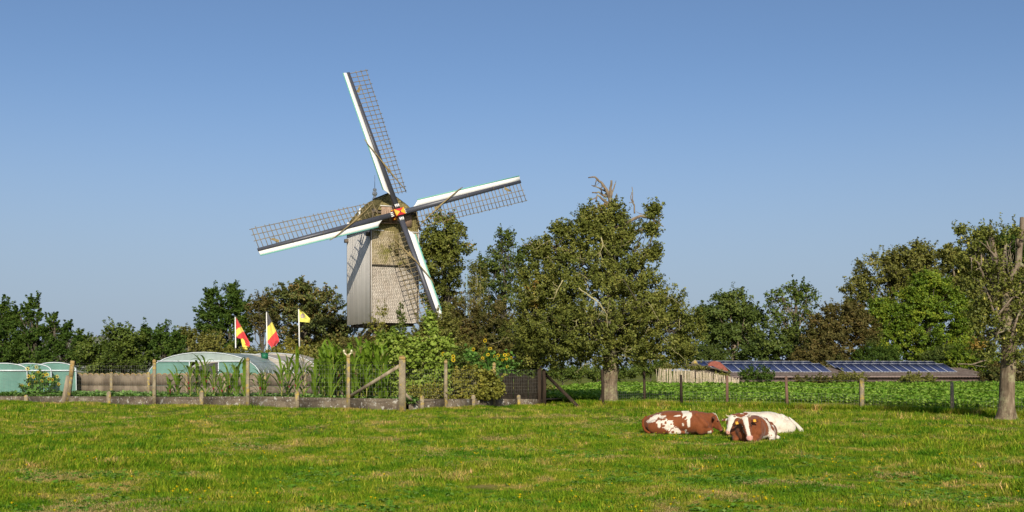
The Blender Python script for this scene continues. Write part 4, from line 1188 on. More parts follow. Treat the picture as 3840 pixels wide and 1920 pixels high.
# ================================================================ SOLAR SHED
def shed():
    th = math.radians(15); D0 = 100.0
    O = at(2745, 1396, D0); zb = O[2]
    r = np.array([math.cos(th), math.sin(th), 0]); dn = np.array([math.sin(th), -math.cos(th), 0]); UP = np.array([0, 0, 1.0])
    def Q(s, d, z): return O * [1, 1, 0] + r * s + dn * d + UP * z
    gb = 0.35
    t = thing('long_shed', Q(0, 0, gb), 'long low brown shed carrying four rows of blue solar panels behind the crop', 'shed')
    s0, s1 = -1.5, 25.6
    roof_m = surf('brown_roof_sheet', [(0.3, (0.10, 0.075, 0.06)), (0.6, (0.20, 0.15, 0.12))], 2, .9, .1, extra=[(1.2, .55, .7, (.25, .22, .17))])
    # roof as a corrugated sheet with real ribs
    b = MB(); n = int((s1 - s0) / .16); V = []
    ze, zr = EYE + (HZ - 1413) / F * (D0 - 3), 1.98
    for i in range(n + 1):
        s = s0 + (s1 - s0) * i / n; h = .05 if i % 2 else 0
        V += [Q(s, 2.3, ze + h), Q(s, -2.6, zr + h)]
    b.add(V, q=[[2 * i, 2 * i + 2, 2 * i + 3, 2 * i + 1] for i in range(n)]); b.add([Q(s0, -2.6, zr), Q(s1, -2.6, zr), Q(s1, -6, 1.2), Q(s0, -6, 1.2)], q=[[0, 1, 2, 3]])
    rf = obj('roof', b, roof_m, t)
    w = MB(); w.hexa([Q(s0 + .3, 2.0, gb - .4), Q(s1 - .3, 2.0, gb - .4), Q(s1 - .3, -5.5, gb - .4), Q(s0 + .3, -5.5, gb - .4), Q(s0 + .3, 2.0, ze - .02), Q(s1 - .3, 2.0, ze - .02), Q(s1 - .3, -2.6, zr - .06), Q(s0 + .3, -2.6, zr - .06)])
    wl = obj('wall', w, flat('shed_wall', (.05, .035, .028), .9, .1), t)
    wm = surf('shed_board', [(0.3, (0.08, 0.055, 0.045)), (0.6, (0.17, 0.12, 0.10))], 2, .9, .1)
    for k in range(9):
        for j in range(3):
            p = MB(); a = s0 + .4 + k * 2.9; zz = gb + .05 + j * .24; p.hexa([Q(a, 2.06, zz), Q(a + 2.85, 2.06, zz), Q(a + 2.85, 2.01, zz), Q(a, 2.01, zz), Q(a, 2.03, zz + .22), Q(a + 2.85, 2.03, zz + .22), Q(a + 2.85, 2.01, zz + .22), Q(a, 2.01, zz + .22)]); obj('plank', p, wm, wl)
    g = MB(); g.bar(Q(s0, 2.38, ze - .02), Q(s1, 2.38, ze - .02), .1, .09); obj('gutter', g, flat('gutter', (.30, .22, .19), .6, .4), rf)
    # panels
    pm, nt, bs = newmat('solar_cells')
    tc = N(nt, 'ShaderNodeUVMap') if False else N(nt, 'ShaderNodeAttribute', attribute_name='cell')
    br = N(nt, 'ShaderNodeTexBrick'); br.offset = 0.0; br.inputs['Scale'].default_value = 1.0; br.inputs['Brick Width'].default_value = 1 / 6; br.inputs['Row Height'].default_value = 1 / 10; br.inputs['Mortar Size'].default_value = .006
    br.inputs['Color1'].default_value = (.012, .022, .085, 1); br.inputs['Color2'].default_value = (.018, .030, .10, 1); br.inputs['Mortar'].default_value = (.16, .18, .26, 1)
    nt.links.new(tc.outputs['Vector'], br.inputs['Vector']); nt.links.new(br.outputs[0], bs.inputs['Base Color'])
    bs.inputs['Roughness'].default_value = .45; bs.inputs['Specular IOR Level'].default_value = .10
    fm = flat('aluminium_frame', (.42, .43, .45), .4, .5, .03)
    # one panel in its own frame: x along row, y up the slope
    pw, ph = .975, 2.25
    a = MB(); a.hexa([[.012, .012, 0], [pw - .012, .012, 0], [pw - .012, ph - .012, 0], [.012, ph - .012, 0], [.012, .012, .03], [pw - .012, .012, .03], [pw - .012, ph - .012, .03], [.012, ph - .012, .03]])
    pme = a.mesh('solar_panel'); at_ = pme.attributes.new('cell', 'FLOAT_VECTOR', 'POINT'); co = np.concatenate(a.v); at_.data.foreach_set('vector', (co / [pw, ph, 1]).ravel().astype(np.float32)); pme.materials.append(pm)
    f = MB()
    for c_, s_ in (((pw / 2, .02, .02), (pw, .04, .05)), ((pw / 2, ph - .02, .02), (pw, .04, .05)), ((.012, ph / 2, .02), (.024, ph - .08, .045)), ((pw - .012, ph / 2, .02), (.024, ph - .08, .045))): f.box(c_, s_)
    fme = f.mesh('panel_frame'); fme.materials.append(fm)
    tl = math.radians(20.5)
    up_s = -dn * math.cos(tl) + UP * math.sin(tl); nn = np.cross(r, up_s)
    def panel(P0):
        o = bpy.data.objects.new('solar_panel', pme); COL.objects.link(o); o.parent = t
        Mx = Matrix(((r[0], up_s[0], nn[0], 0), (r[1], up_s[1], nn[1], 0), (r[2], up_s[2], nn[2], 0), (0, 0, 0, 1)))
        Mx.translation = Vector(P0 - WL[t]); o.matrix_local = Mx
        fo = bpy.data.objects.new('panel_frame', fme); COL.objects.link(fo); fo.parent = o
        return o
    def start_s(px, d_):
        s = 0
        lo, hi = -20, 40
        for _ in range(40):
            s = (lo + hi) / 2; p = Q(s, d_, 0)
            if 1920 + F * p[0] / p[1] < px: lo = s
            else: hi = s
        return s
    for px0, n_, d_, z_ in ((2745, 10, 0.0, zb), (3168, 12, 0.0, zb), (2640, 12, -3.0, zb + .24), (3140, 12, -3.0, zb + .26)):
        s = start_s(px0, d_)
        for k in range(n_ if px0 != 2745 else 10): panel(Q(s + k * 1.0, d_, z_))
    # mounting rails under the front rows
    for k in range(24):
        p = MB(); s = .3 + k * 1.0; c = Q(s, .05, zb - .08); p.hexa([c - r * .04 + dn * .15 - UP * .12, c + r * .04 + dn * .15 - UP * .12, c + r * .04 - dn * .3 - UP * .1, c - r * .04 - dn * .3 - UP * .1, c - r * .04 + dn * .15, c + r * .04 + dn * .15, c + r * .04 - dn * .3 + UP * .06, c - r * .04 - dn * .3 + UP * .06]); obj('rail_foot', p, fm, t)
shed()

def small_sheds():
    # low grey-roofed lean-to with a curved red roof patch at the left of the panels
    d = 96.0
    def a(px, py, dd=0): return at(px, py, d + dd)
    t = thing('lean_to', a(2680, 1415) * [1, 1, 0] + [0, 0, .4], 'low lean-to with curved red roof and dark felt edge beside the first panels', 'shed')
    b = MB(); rp = [(2656, 1366), (2668, 1357), (2685, 1354), (2700, 1358), (2716, 1372), (2733, 1391)]
    V = [a(x, y, -.2) for x, y in rp] + [a(x - 6, y - 1, 2.6) for x, y in rp]; n = len(rp)
    b.add(V, q=[[i, i + 1, n + i + 1, n + i] for i in range(n - 1)]); lo = [(2656, 1372), (2680, 1376), (2700, 1385), (2733, 1392)]
    fr = [a(x, y, -.2) for x, y in rp] + [a(x, y, -.2) for x, y in lo[::-1]]; b.add(fr, t=[[0, i, i + 1] for i in range(1, len(fr) - 1)])
    obj('red_roof', b, surf('red_roof_tile', [(0.3, (0.20, 0.05, 0.035)), (0.6, (0.30, 0.10, 0.07))], 5, .8, .2), t)
    b = MB(); lo2 = [(2560, 1362), (2600, 1368), (2655, 1373), (2690, 1382), (2735, 1394)]
    for (x0, y0), (x1, y1) in zip(lo2[:-1], lo2[1:]): b.hexa([a(x0, y0 + 5, -.5), a(x1, y1 + 5, -.5), a(x1, y1 + 5, 2.5), a(x0, y0 + 5, 2.5), a(x0, y0, -.5), a(x1, y1, -.5), a(x1, y1, 2.5), a(x0, y0, 2.5)])
    obj('felt_edge', b, M['beam'], t)
    b = MB(); b.hexa([a(2585, 1369), a(2735, 1398), a(2735, 1398, 2), a(2585, 1369, 2), a(2595, 1356), a(2608, 1349), a(2608, 1349, 2), a(2595, 1356, 2)]); b = MB()
    b.hexa([a(2592, 1366, .2), a(2622, 1370, .2), a(2622, 1370, 1), a(2592, 1366, 1), a(2594, 1358, .2), a(2608, 1347, .2), a(2608, 1347, 1), a(2594, 1358, 1)]); obj('gable_stone', b, M['concrete_pale'], t)
    b = MB(); b.hexa([a(2590, 1420), a(2728, 1420), a(2728, 1420, 2), a(2590, 1420, 2), a(2590, 1368), a(2728, 1393), a(2728, 1393, 2), a(2590, 1368, 2)]); obj('wall', b, M['beam'], t)
small_sheds()

def reed_fence():
    rng = np.random.default_rng(4); d = 92.0
    A_ = at(2466, HZ, d) * [1, 1, 0]; B_ = at(2772, HZ, d - 2) * [1, 1, 0]
    t = thing('reed_fence', A_, 'pale reed screen sloping down to the right behind the crop', 'fence')
    n = 120; me = []
    for k in range(5):
        b = MB(); b.tube([[0, 0, 0], [rng.normal() * .02, 0, .5], [rng.normal() * .03, 0, 1.0]], [.028, .026, .022], n=5); me.append(link_mesh(b, k))
    for k in range(n):
        f = k / (n - 1); p = A_ + (B_ - A_) * f; p[2] = .3
        px = 2466 + 306 * f; top = np.interp(px, [2466, 2560, 2680, 2772], [1383, 1386, 1400, 1420]) + rng.normal() * 2.2
        h = zpx(p, top) - .3
        if h < .15: continue
        o = bpy.data.objects.new('reed', me[k % 5]); COL.objects.link(o); o.parent = t; o.location = p - WL[t]; o.scale = (1, 1, h); o.rotation_euler = (0, rng.normal() * .05, rng.uniform(0, 6))
def link_mesh(b, k):
    me = b.mesh('reed'); me.materials.append(REED); return me
REED = surf('pale_reed', [(0.3, (0.36, 0.28, 0.18)), (0.6, (0.62, 0.52, 0.37))], 9, .9, .1)


def lamp_post():
    d = 98.0; p = at(1750, HZ, d) * [1, 1, 0]; tp = at(1750, 1030, d)
    t = thing('utility_pole', p, 'thin blue grey pole standing among the brown bushes right of the mill', 'pole')
    b = MB(); b.tube([p, tp], [.09, .06], n=8); obj('pole', b, M['bluesteel'], t)
    b = MB(); b.box(tp + [0, 0, .05], (.35, .12, .1)); obj('lamp_head', b, M['bluesteel'], t)
reed_fence()
lamp_post()
# ================================================================ TREES
LM = {}
_lm = leafmat
def leafmat(name, stops, trans=.35, rough=.6, spec=.12, patch=None):
    g = LMG.get(name, 1.0)
    trans = trans * .6 if g != 1 else trans; spec = .16 if g != 1 else spec; rough = .5 if g != 1 else rough
    return _lm(name, [(p, tuple(min(.8, v * g) for v in c)) for p, c in stops], trans, rough, spec, patch)
LMG = dict(dark_green_leaf=1.0, mid_green_leaf=.95, oak_leaf=1.1, pear_leaf=1.25, russet_leaf=1.0, olive_leaf=1.2, bright_green_leaf=1.25, autumn_mixed_leaf=1.2, yellowing_shrub_leaf=1.25, vine_leaf=1.15)
LM['dark'] = leafmat('dark_green_leaf', [(0, (0.035, 0.075, 0.015)), (0.6, (0.075, 0.125, 0.018)), (1, (0.14, 0.19, 0.03))], .3)
LM['mid'] = leafmat('mid_green_leaf', [(0, (0.055, 0.095, 0.018)), (0.6, (0.11, 0.15, 0.022)), (1, (0.20, 0.23, 0.04))], .3)
LM['oak'] = leafmat('oak_leaf', [(0, (0.045, 0.075, 0.018)), (0.6, (0.088, 0.12, 0.022)), (1, (0.155, 0.17, 0.035))], .25)
LM['pear'] = leafmat('pear_leaf', [(0, (0.06, 0.075, 0.014)), (0.45, (0.11, 0.125, 0.022)), (0.8, (0.19, 0.19, 0.04)), (0.95, (0.27, 0.23, 0.055)), (1, (0.36, 0.22, 0.06))], .25, .5, .2, patch=(0.55, .66, .74, (.34, .19, .04)))
LM['brown'] = leafmat('russet_leaf', [(0, (0.075, 0.07, 0.020)), (0.5, (0.13, 0.115, 0.032)), (0.8, (0.21, 0.15, 0.05)), (1, (0.30, 0.16, 0.06))], .25, patch=(0.35, .55, .68, (.085, .11, .025)))
LM['olive'] = leafmat('olive_leaf', [(0, (0.085, 0.09, 0.018)), (0.6, (0.15, 0.15, 0.03)), (1, (0.24, 0.20, 0.06))], .25)
LM['bright'] = leafmat('bright_green_leaf', [(0, (0.045, 0.085, 0.008)), (0.55, (0.11, 0.165, 0.014)), (1, (0.30, 0.31, 0.03))], .3, patch=(.5, .62, .72, (.26, .28, .02)))
LM['mixed'] = leafmat('autumn_mixed_leaf', [(0, (0.06, 0.08, 0.02)), (0.5, (0.10, 0.12, 0.03)), (0.8, (0.20, 0.15, 0.05)), (1, (0.34, 0.18, 0.06))], .25, patch=(.25, .58, .68, (.24, .17, .055)))
LM['shrub'] = leafmat('yellowing_shrub_leaf', [(0, (0.10, 0.11, 0.02)), (0.6, (0.20, 0.19, 0.03)), (1, (0.36, 0.27, 0.06))], .3)
LM['vine'] = leafmat('vine_leaf', [(0, (0.09, 0.15, 0.02)), (0.6, (0.22, 0.29, 0.04)), (1, (0.42, 0.44, 0.13))], .35)
LM['crop'] = leafmat('crop_leaf', [(0, (0.12, 0.24, 0.02)), (0.6, (0.25, 0.40, 0.045)), (1, (0.44, 0.56, 0.12))], .35)
LM['veg'] = leafmat('vegetable_leaf', [(0, (0.06, 0.15, 0.025)), (0.6, (0.15, 0.28, 0.05)), (1, (0.27, 0.40, 0.12))], .3)
LM['weed'] = leafmat('weed_leaf', [(0, (0.13, 0.30, 0.02)), (0.6, (0.17, 0.33, 0.03)), (1, (0.30, 0.42, 0.10))], .35)
LM['maize'] = leafmat('maize_leaf', [(0, (0.09, 0.17, 0.012)), (0.6, (0.20, 0.31, 0.025)), (1, (0.28, 0.40, 0.07))], .35, .5, .3)
GT = 'trees and bushes standing behind the garden'
def T(*a, **k): return make_tree(*a, **k)

# left edge: dark hornbeams with upright spires
T('hornbeam_tree', 'dark green tree with a tall upright spire at the far left edge', 'tree', 78, 20, [(10, 1290, 90, 90), (18, 1170, 20, 55), (42, 1205, 24, 45), (-60, 1260, 80, 110), (20, 1340, 100, 75)], LM['dark'], M['bark_dark'], leaf=.15, clump=.5, seed=31, trunk_r=.2, shoots=.6, aspect=.7, maxn=60000)
T('hornbeam_tree', 'slim dark green tree with two narrow spires at the left, the higher pair', 'tree', 77, 125, [(114, 1158, 13, 50), (146, 1156, 12, 46), (64, 1185, 10, 42), (100, 1185, 16, 40), (130, 1250, 55, 55), (80, 1270, 40, 50), (110, 1320, 90, 85)], LM['dark'], M['bark_dark'], leaf=.15, clump=.45, seed=32, trunk_r=.2, shoots=.6, aspect=.7, core=.2, maxn=60000)
T('hornbeam_tree', 'dark green bushy tree descending to the right behind the plastic tunnels', 'tree', 75, 225, [(180, 1230, 32, 58), (200, 1200, 12, 30), (225, 1270, 45, 50), (258, 1230, 12, 34), (275, 1300, 42, 55), (298, 1262, 10, 30), (220, 1340, 100, 75)], LM['dark'], M['bark_dark'], leaf=.15, clump=.45, seed=33, trunk_r=.2, shoots=.6, aspect=.7)
T('hazel_bush', 'round mid green bush beneath the gap where the far hill shows', 'bush', 72, 350, [(345, 1340, 75, 55), (330, 1305, 30, 30), (400, 1360, 70, 45)], LM['mid'], M['bark_dark'], leaf=.16, clump=.5, seed=34, trunk_r=.1, shoots=.5, group=None)
T('hazel_tree', 'mid green leafy tree left of the wide plastic tunnel', 'tree', 74, 470, [(450, 1265, 62, 45), (490, 1310, 85, 65), (415, 1300, 50, 50), (455, 1355, 100, 60)], LM['mid'], M['bark_dark'], leaf=.17, clump=.55, seed=35, trunk_r=.15, shoots=.6)
T('hazel_tree', 'darker green rounded tree directly behind the wide tunnel gable', 'tree', 76, 620, [(615, 1255, 55, 50), (570, 1270, 40, 45), (640, 1290, 65, 55), (600, 1340, 95, 70)], LM['dark'], M['bark_dark'], leaf=.17, clump=.5, seed=36, trunk_r=.15, shoots=.5)
T('willow_bush', 'feathery brownish green bush between the round tree and the cypress-like tree', 'bush', 80, 730, [(720, 1290, 60, 50), (700, 1260, 30, 30), (760, 1330, 70, 60), (800, 1300, 60, 60)], LM['olive'], M['twig'], leaf=.13, clump=.4, seed=37, trunk_r=.08, shoots=.8, nl=25)
T('cypress_tree', 'broad dark green pointed tree behind the two striped flags', 'tree', 96, 850, [(850, 1150, 75, 70), (800, 1190, 60, 60), (905, 1180, 45, 65), (850, 1240, 110, 80), (830, 1320, 90, 80), (790, 1120, 16, 35), (870, 1100, 20, 30)], LM['dark'], M['bark_dark'], leaf=.19, clump=.55, seed=38, trunk_r=.25, shoots=.7, cover=3.4)
T('maple_tree', 'large green and rust tinged tree between the flags and the mill', 'tree', 100, 1130, [(1140, 1120, 90, 70), (1060, 1150, 75, 60), (1200, 1160, 80, 75), (1000, 1170, 45, 50), (1130, 1230, 150, 90), (1230, 1260, 60, 90), (1130, 1080, 30, 35), (1270, 1240, 40, 70)], LM['mixed'], M['bark_dark'], leaf=.22, clump=.7, seed=39, trunk_r=.3, shoots=.5, cover=3.4)
T('maple_tree', 'reddish brown sparse tree top just right of the cypress-like tree', 'tree', 94, 985, [(985, 1140, 35, 45), (960, 1180, 30, 40), (1000, 1210, 50, 60)], LM['brown'], M['bark_dark'], leaf=.16, clump=.45, seed=40, trunk_r=.14, shoots=.8, cover=2)
for i, (x, y, rx, ry, lb) in enumerate([(830, 1345, 70, 50, 'yellow green shrub behind the left flagpole'), (960, 1350, 80, 45, 'mixed shrub behind the tunnel between the left and middle flagpoles'), (1090, 1335, 80, 50, 'yellow green shrub at the foot of the tallest flagpole'), (1210, 1345, 80, 60, 'olive shrub between the paling fence and the mill')]):
    T('garden_shrub', lb, 'shrub', 88, x, [(x, y, rx, ry), (x + 30, y + 20, rx, ry), (x - 35, y + 10, rx * .8, ry * .9)], LM['shrub' if i in (0, 2) else 'olive'], M['twig'], leaf=.15, clump=.5, seed=50 + i, trunk_r=.08, shoots=.6)
# right of the mill
T('plane_tree', 'tall dense green and bronze tree rising directly right of the mill', 'tree', 104, 1665, [(1665, 850, 75, 55), (1640, 930, 85, 75), (1690, 920, 80, 70), (1660, 1020, 95, 90), (1655, 1110, 80, 80), (1600, 1000, 45, 90), (1670, 1200, 70, 70)], LM['pear'], M['bark_dark'], leaf=.24, clump=.62, seed=60, trunk_r=.35, shoots=.3, cover=2.6, nl=24, core=.3)
T('ash_tree', 'open crowned green tree with a rounded top between bronze tree and big pear tree', 'tree', 112, 1880, [(1895, 895, 42, 40), (1875, 950, 45, 45), (1830, 1000, 60, 50), (1900, 1020, 70, 60), (1800, 1050, 50, 60), (1880, 1110, 90, 70), (1960, 960, 40, 50)], LM['oak'], M['bark_dark'], leaf=.22, clump=.55, seed=61, trunk_r=.3, shoots=.45, cover=1.9, nl=24, ragged=.2)
T('birch_tree', 'thin half bare twiggy tree beside the bronze tree', 'tree', 100, 1785, [(1790, 1060, 45, 80), (1770, 1130, 50, 70)], LM['olive'], M['twig'], leaf=.13, clump=.4, seed=62, trunk_r=.12, shoots=.9, cover=1.2, nl=30)
for i, (x, y, rx, ry, m_, lb) in enumerate([
    (1640, 1260, 90, 110, 'olive', 'olive shrub behind the lowest sail tip'),
    (1740, 1230, 80, 110, 'brown', 'russet bush under the thin utility pole'),
    (1840, 1230, 90, 110, 'brown', 'larger russet bush between utility pole and big pear tree'),
    (1780, 1330, 110, 70, 'olive', 'olive and tan thicket behind the sunflowers'),
    (1930, 1300, 90, 90, 'brown', 'russet thicket tucked under the left side of the big pear tree'),
    (1560, 1300, 80, 60, 'olive', 'tangled shrub at the foot of the mill mound, right side'),
    (1350, 1290, 60, 34, 'brown', 'dry reddish bramble below the mill planks')]):
    dd = 80 if i not in (0, 5, 6) else 76
    T('thicket_bush', lb, 'bush', dd, x, [(x, y, rx, ry), (x - 30, y + 30, rx * .8, ry * .8), (x + 35, y + 25, rx * .8, ry * .8)], LM[m_], M['twig'], leaf=.12, clump=.45, seed=70 + i, trunk_r=.07, shoots=.7, nl=24, nt=60, cover=2.4, maxn=40000)
# saplings in front of the mill breast
T('sapling', 'slender sapling with sparse tan leaves standing before the mill breast', 'tree', 66, 1425, [(1425, 1190, 22, 45), (1410, 1230, 35, 35), (1445, 1160, 12, 30)], LM['shrub'], M['twig'], leaf=.09, clump=.3, seed=80, trunk_r=.04, shoots=.9, cover=.8, nl=12)
T('sapling', 'narrow green sapling rising in front of the shingled wall', 'tree', 65, 1508, [(1508, 1180, 14, 38), (1508, 1230, 20, 40), (1510, 1280, 25, 40)], LM['mid'], M['twig'], leaf=.1, clump=.25, seed=81, trunk_r=.04, shoots=.9, cover=1.4, nl=10)
# trees behind the shed
T('oak_tree', 'broad dark green oak to the right of the big pear tree', 'tree', 125, 2745, [(2760, 1150, 75, 65), (2700, 1160, 50, 60), (2740, 1210, 120, 80), (2660, 1230, 60, 70), (2800, 1230, 85, 80), (2740, 1300, 140, 80), (2640, 1180, 35, 40)], LM['oak'], M['bark'], leaf=.27, clump=.75, seed=90, trunk_r=.35, shoots=.25, cover=2.8, core=.3)
T('sycamore_tree', 'light airy green tree whose branches show against the sky', 'tree', 122, 2975, [(2985, 1085, 50, 32), (2910, 1110, 42, 32), (3030, 1110, 45, 38), (2900, 1170, 45, 45), (2975, 1150, 60, 45), (2960, 1220, 70, 50), (3040, 1180, 45, 40)], LM['mid'], M['bark'], leaf=.3, clump=.55, seed=91, trunk_r=.28, shoots=.2, cover=1.35, nl=30, nt=70, core=.3, ragged=.16)
T('hawthorn_tree', 'green tree filling in below the airy tree', 'tree', 120, 2920, [(2920, 1290, 90, 70), (2990, 1300, 90, 80), (2860, 1310, 70, 60)], LM['oak'], M['bark_dark'], leaf=.25, clump=.7, seed=92, trunk_r=.2, shoots=.4)
T('hornbeam_tree', 'rust brown rounded tree between the airy tree and the bright green one', 'tree', 116, 3140, [(3130, 1200, 80, 65), (3190, 1180, 60, 60), (3080, 1230, 60, 60), (3150, 1280, 130, 90), (3240, 1260, 60, 80), (3050, 1310, 70, 60)], LM['brown'], M['bark_dark'], leaf=.22, clump=.6, seed=93, trunk_r=.3, shoots=.4, cover=3)
T('poplar_tree', 'olive brown wide poplar at the back, left part of the high crowns', 'tree', 150, 3300, [(3290, 1020, 95, 80), (3220, 1080, 60, 70), (3250, 1150, 90, 80), (3370, 1010, 60, 80)], LM['olive'], M['bark'], leaf=.3, clump=.7, seed=94, trunk_r=.4, shoots=.3, cover=2.2, nl=26)
T('poplar_tree', 'tallest olive brown poplar above the bright green round tree', 'tree', 148, 3440, [(3440, 950, 70, 45), (3400, 1000, 80, 70), (3480, 1000, 75, 80), (3440, 1100, 120, 100)], LM['olive'], M['bark'], leaf=.3, clump=.75, seed=95, trunk_r=.4, shoots=.3, cover=2.6)
T('chestnut_tree', 'bright green dome shaped tree behind the right end of the shed', 'tree', 118, 3480, [(3480, 1110, 95, 80), (3420, 1170, 90, 90), (3560, 1170, 90, 90), (3480, 1240, 150, 110), (3340, 1200, 60, 70), (3310, 1280, 60, 80), (3620, 1190, 45, 80), (3640, 1270, 50, 80), (3400, 1300, 120, 70), (3560, 1310, 110, 60), (3300, 1150, 35, 40), (3480, 1060, 60, 45)], LM['bright'], M['bark_dark'], leaf=.22, clump=.7, seed=96, trunk_r=.4, shoots=.15, cover=3.2, flat_=.55, core=.5, maxn=90000, gather=.10, ragged=.06)
T('poplar_tree', 'dark olive tree behind the crown of the right pear tree', 'tree', 130, 3660, [(3620, 1000, 80, 80), (3580, 1060, 60, 90), (3690, 980, 80, 90), (3650, 1100, 110, 110), (3780, 1000, 90, 100), (3800, 1150, 120, 120), (3560, 950, 30, 40)], LM['olive'], M['bark'], leaf=.27, clump=.75, seed=97, trunk_r=.4, shoots=.3, cover=2.8, maxn=70000)
T('poplar_tree', 'green tree at the right edge rising above the broken pear trunk', 'tree', 126, 3830, [(3790, 910, 70, 50), (3860, 930, 80, 80), (3700, 900, 40, 40), (3900, 1050, 100, 120)], LM['dark'], M['bark'], leaf=.27, clump=.7, seed=98, trunk_r=.4, shoots=.4, cover=2.6)
for i, (x, y, rx, ry, m_, dd, lb) in enumerate([
    (2440, 1370, 70, 40, 'mid', 100, 'low green bush just right of the big pear trunk'),
    (2240, 1395, 150, 30, 'mid', 96, 'low feathery green bush behind the big pear trunk'),
    (2110, 1395, 60, 30, 'mid', 92, 'pale green bush between dark corner post and pear trunk'),
    (2555, 1374, 85, 9, 'olive', 93, 'creeper lying along the top of the reed screen'),
    (2690, 1406, 60, 7, 'olive', 92.5, 'creeper trailing down the lower part of the reed screen'),
    (2840, 1402, 55, 28, 'dark', 92, 'dark green round bush in front of the solar panels'),
    (3190, 1415, 55, 18, 'olive', 92, 'small feathery bush in front of the shed under the right panels'),
    (3440, 1420, 60, 16, 'olive', 92, 'low weedy bush before the right part of the shed'),
    (3050, 1420, 60, 12, 'brown', 92, 'purple brown weedy bush in front of the shed middle'),
    (3280, 1350, 90, 60, 'dark', 114, 'shadowy shrub behind the right panels, under the rust brown tree'),
    (3075, 1345, 100, 50, 'brown', 115, 'russet shrub behind the gap between the two panel groups'),
    (3560, 1345, 90, 50, 'oak', 113, 'dark shrub under the bright dome shaped tree'),
    (3650, 1350, 90, 70, 'bright', 110, 'green shrub at the end of the shed'),
    (3790, 1400, 100, 50, 'brown', 100, 'russet low bush behind the right pear trunk'),
    (2620, 1330, 90, 50, 'oak', 112, 'dark bush under the right side of the big pear tree')]):
    T('hedge_bush', lb, 'bush', dd, x, [(x, y, rx, ry), (x + rx * .6, y + 6, rx * .6, ry * .8), (x - rx * .6, y + 5, rx * .6, ry * .8)], LM[m_], M['bark_dark'], leaf=.14, clump=.35, seed=110 + i, trunk_r=.06, shoots=.5, nl=10, nt=20, cover=2.6, maxn=25000)

# ---------------------------------------------------------------- the big pear tree
def bare(mb, pts, d, r0, r1, rng, dz=0.0, sub=0):
    P = np.array([at(x, y, d + dz) for x, y in pts]); P[:, 1] += rng.normal(size=len(P)) * .05
    u = np.linspace(0, len(P) - 1, (len(P) - 1) * 3 + 1)
    Q = np.stack([np.interp(u, range(len(P)), P[:, i]) for i in range(3)], 1); Q[1:-1] += rng.normal(size=(len(Q) - 2, 3)) * .012
    mb.tube(Q, np.linspace(r0, r1, len(Q)), n=6)
    for _ in range(sub):
        i = rng.integers(2, len(Q) - 1); v = rng.normal(size=3) * [1, .6, 1]; v = v / np.linalg.norm(v); L = rng.uniform(.25, .6)
        mb.tube([Q[i], Q[i] + v * L * .5 + rng.normal(size=3) * .03, Q[i] + v * L], [r1 * 1.2, r1, r1 * .5], n=4)

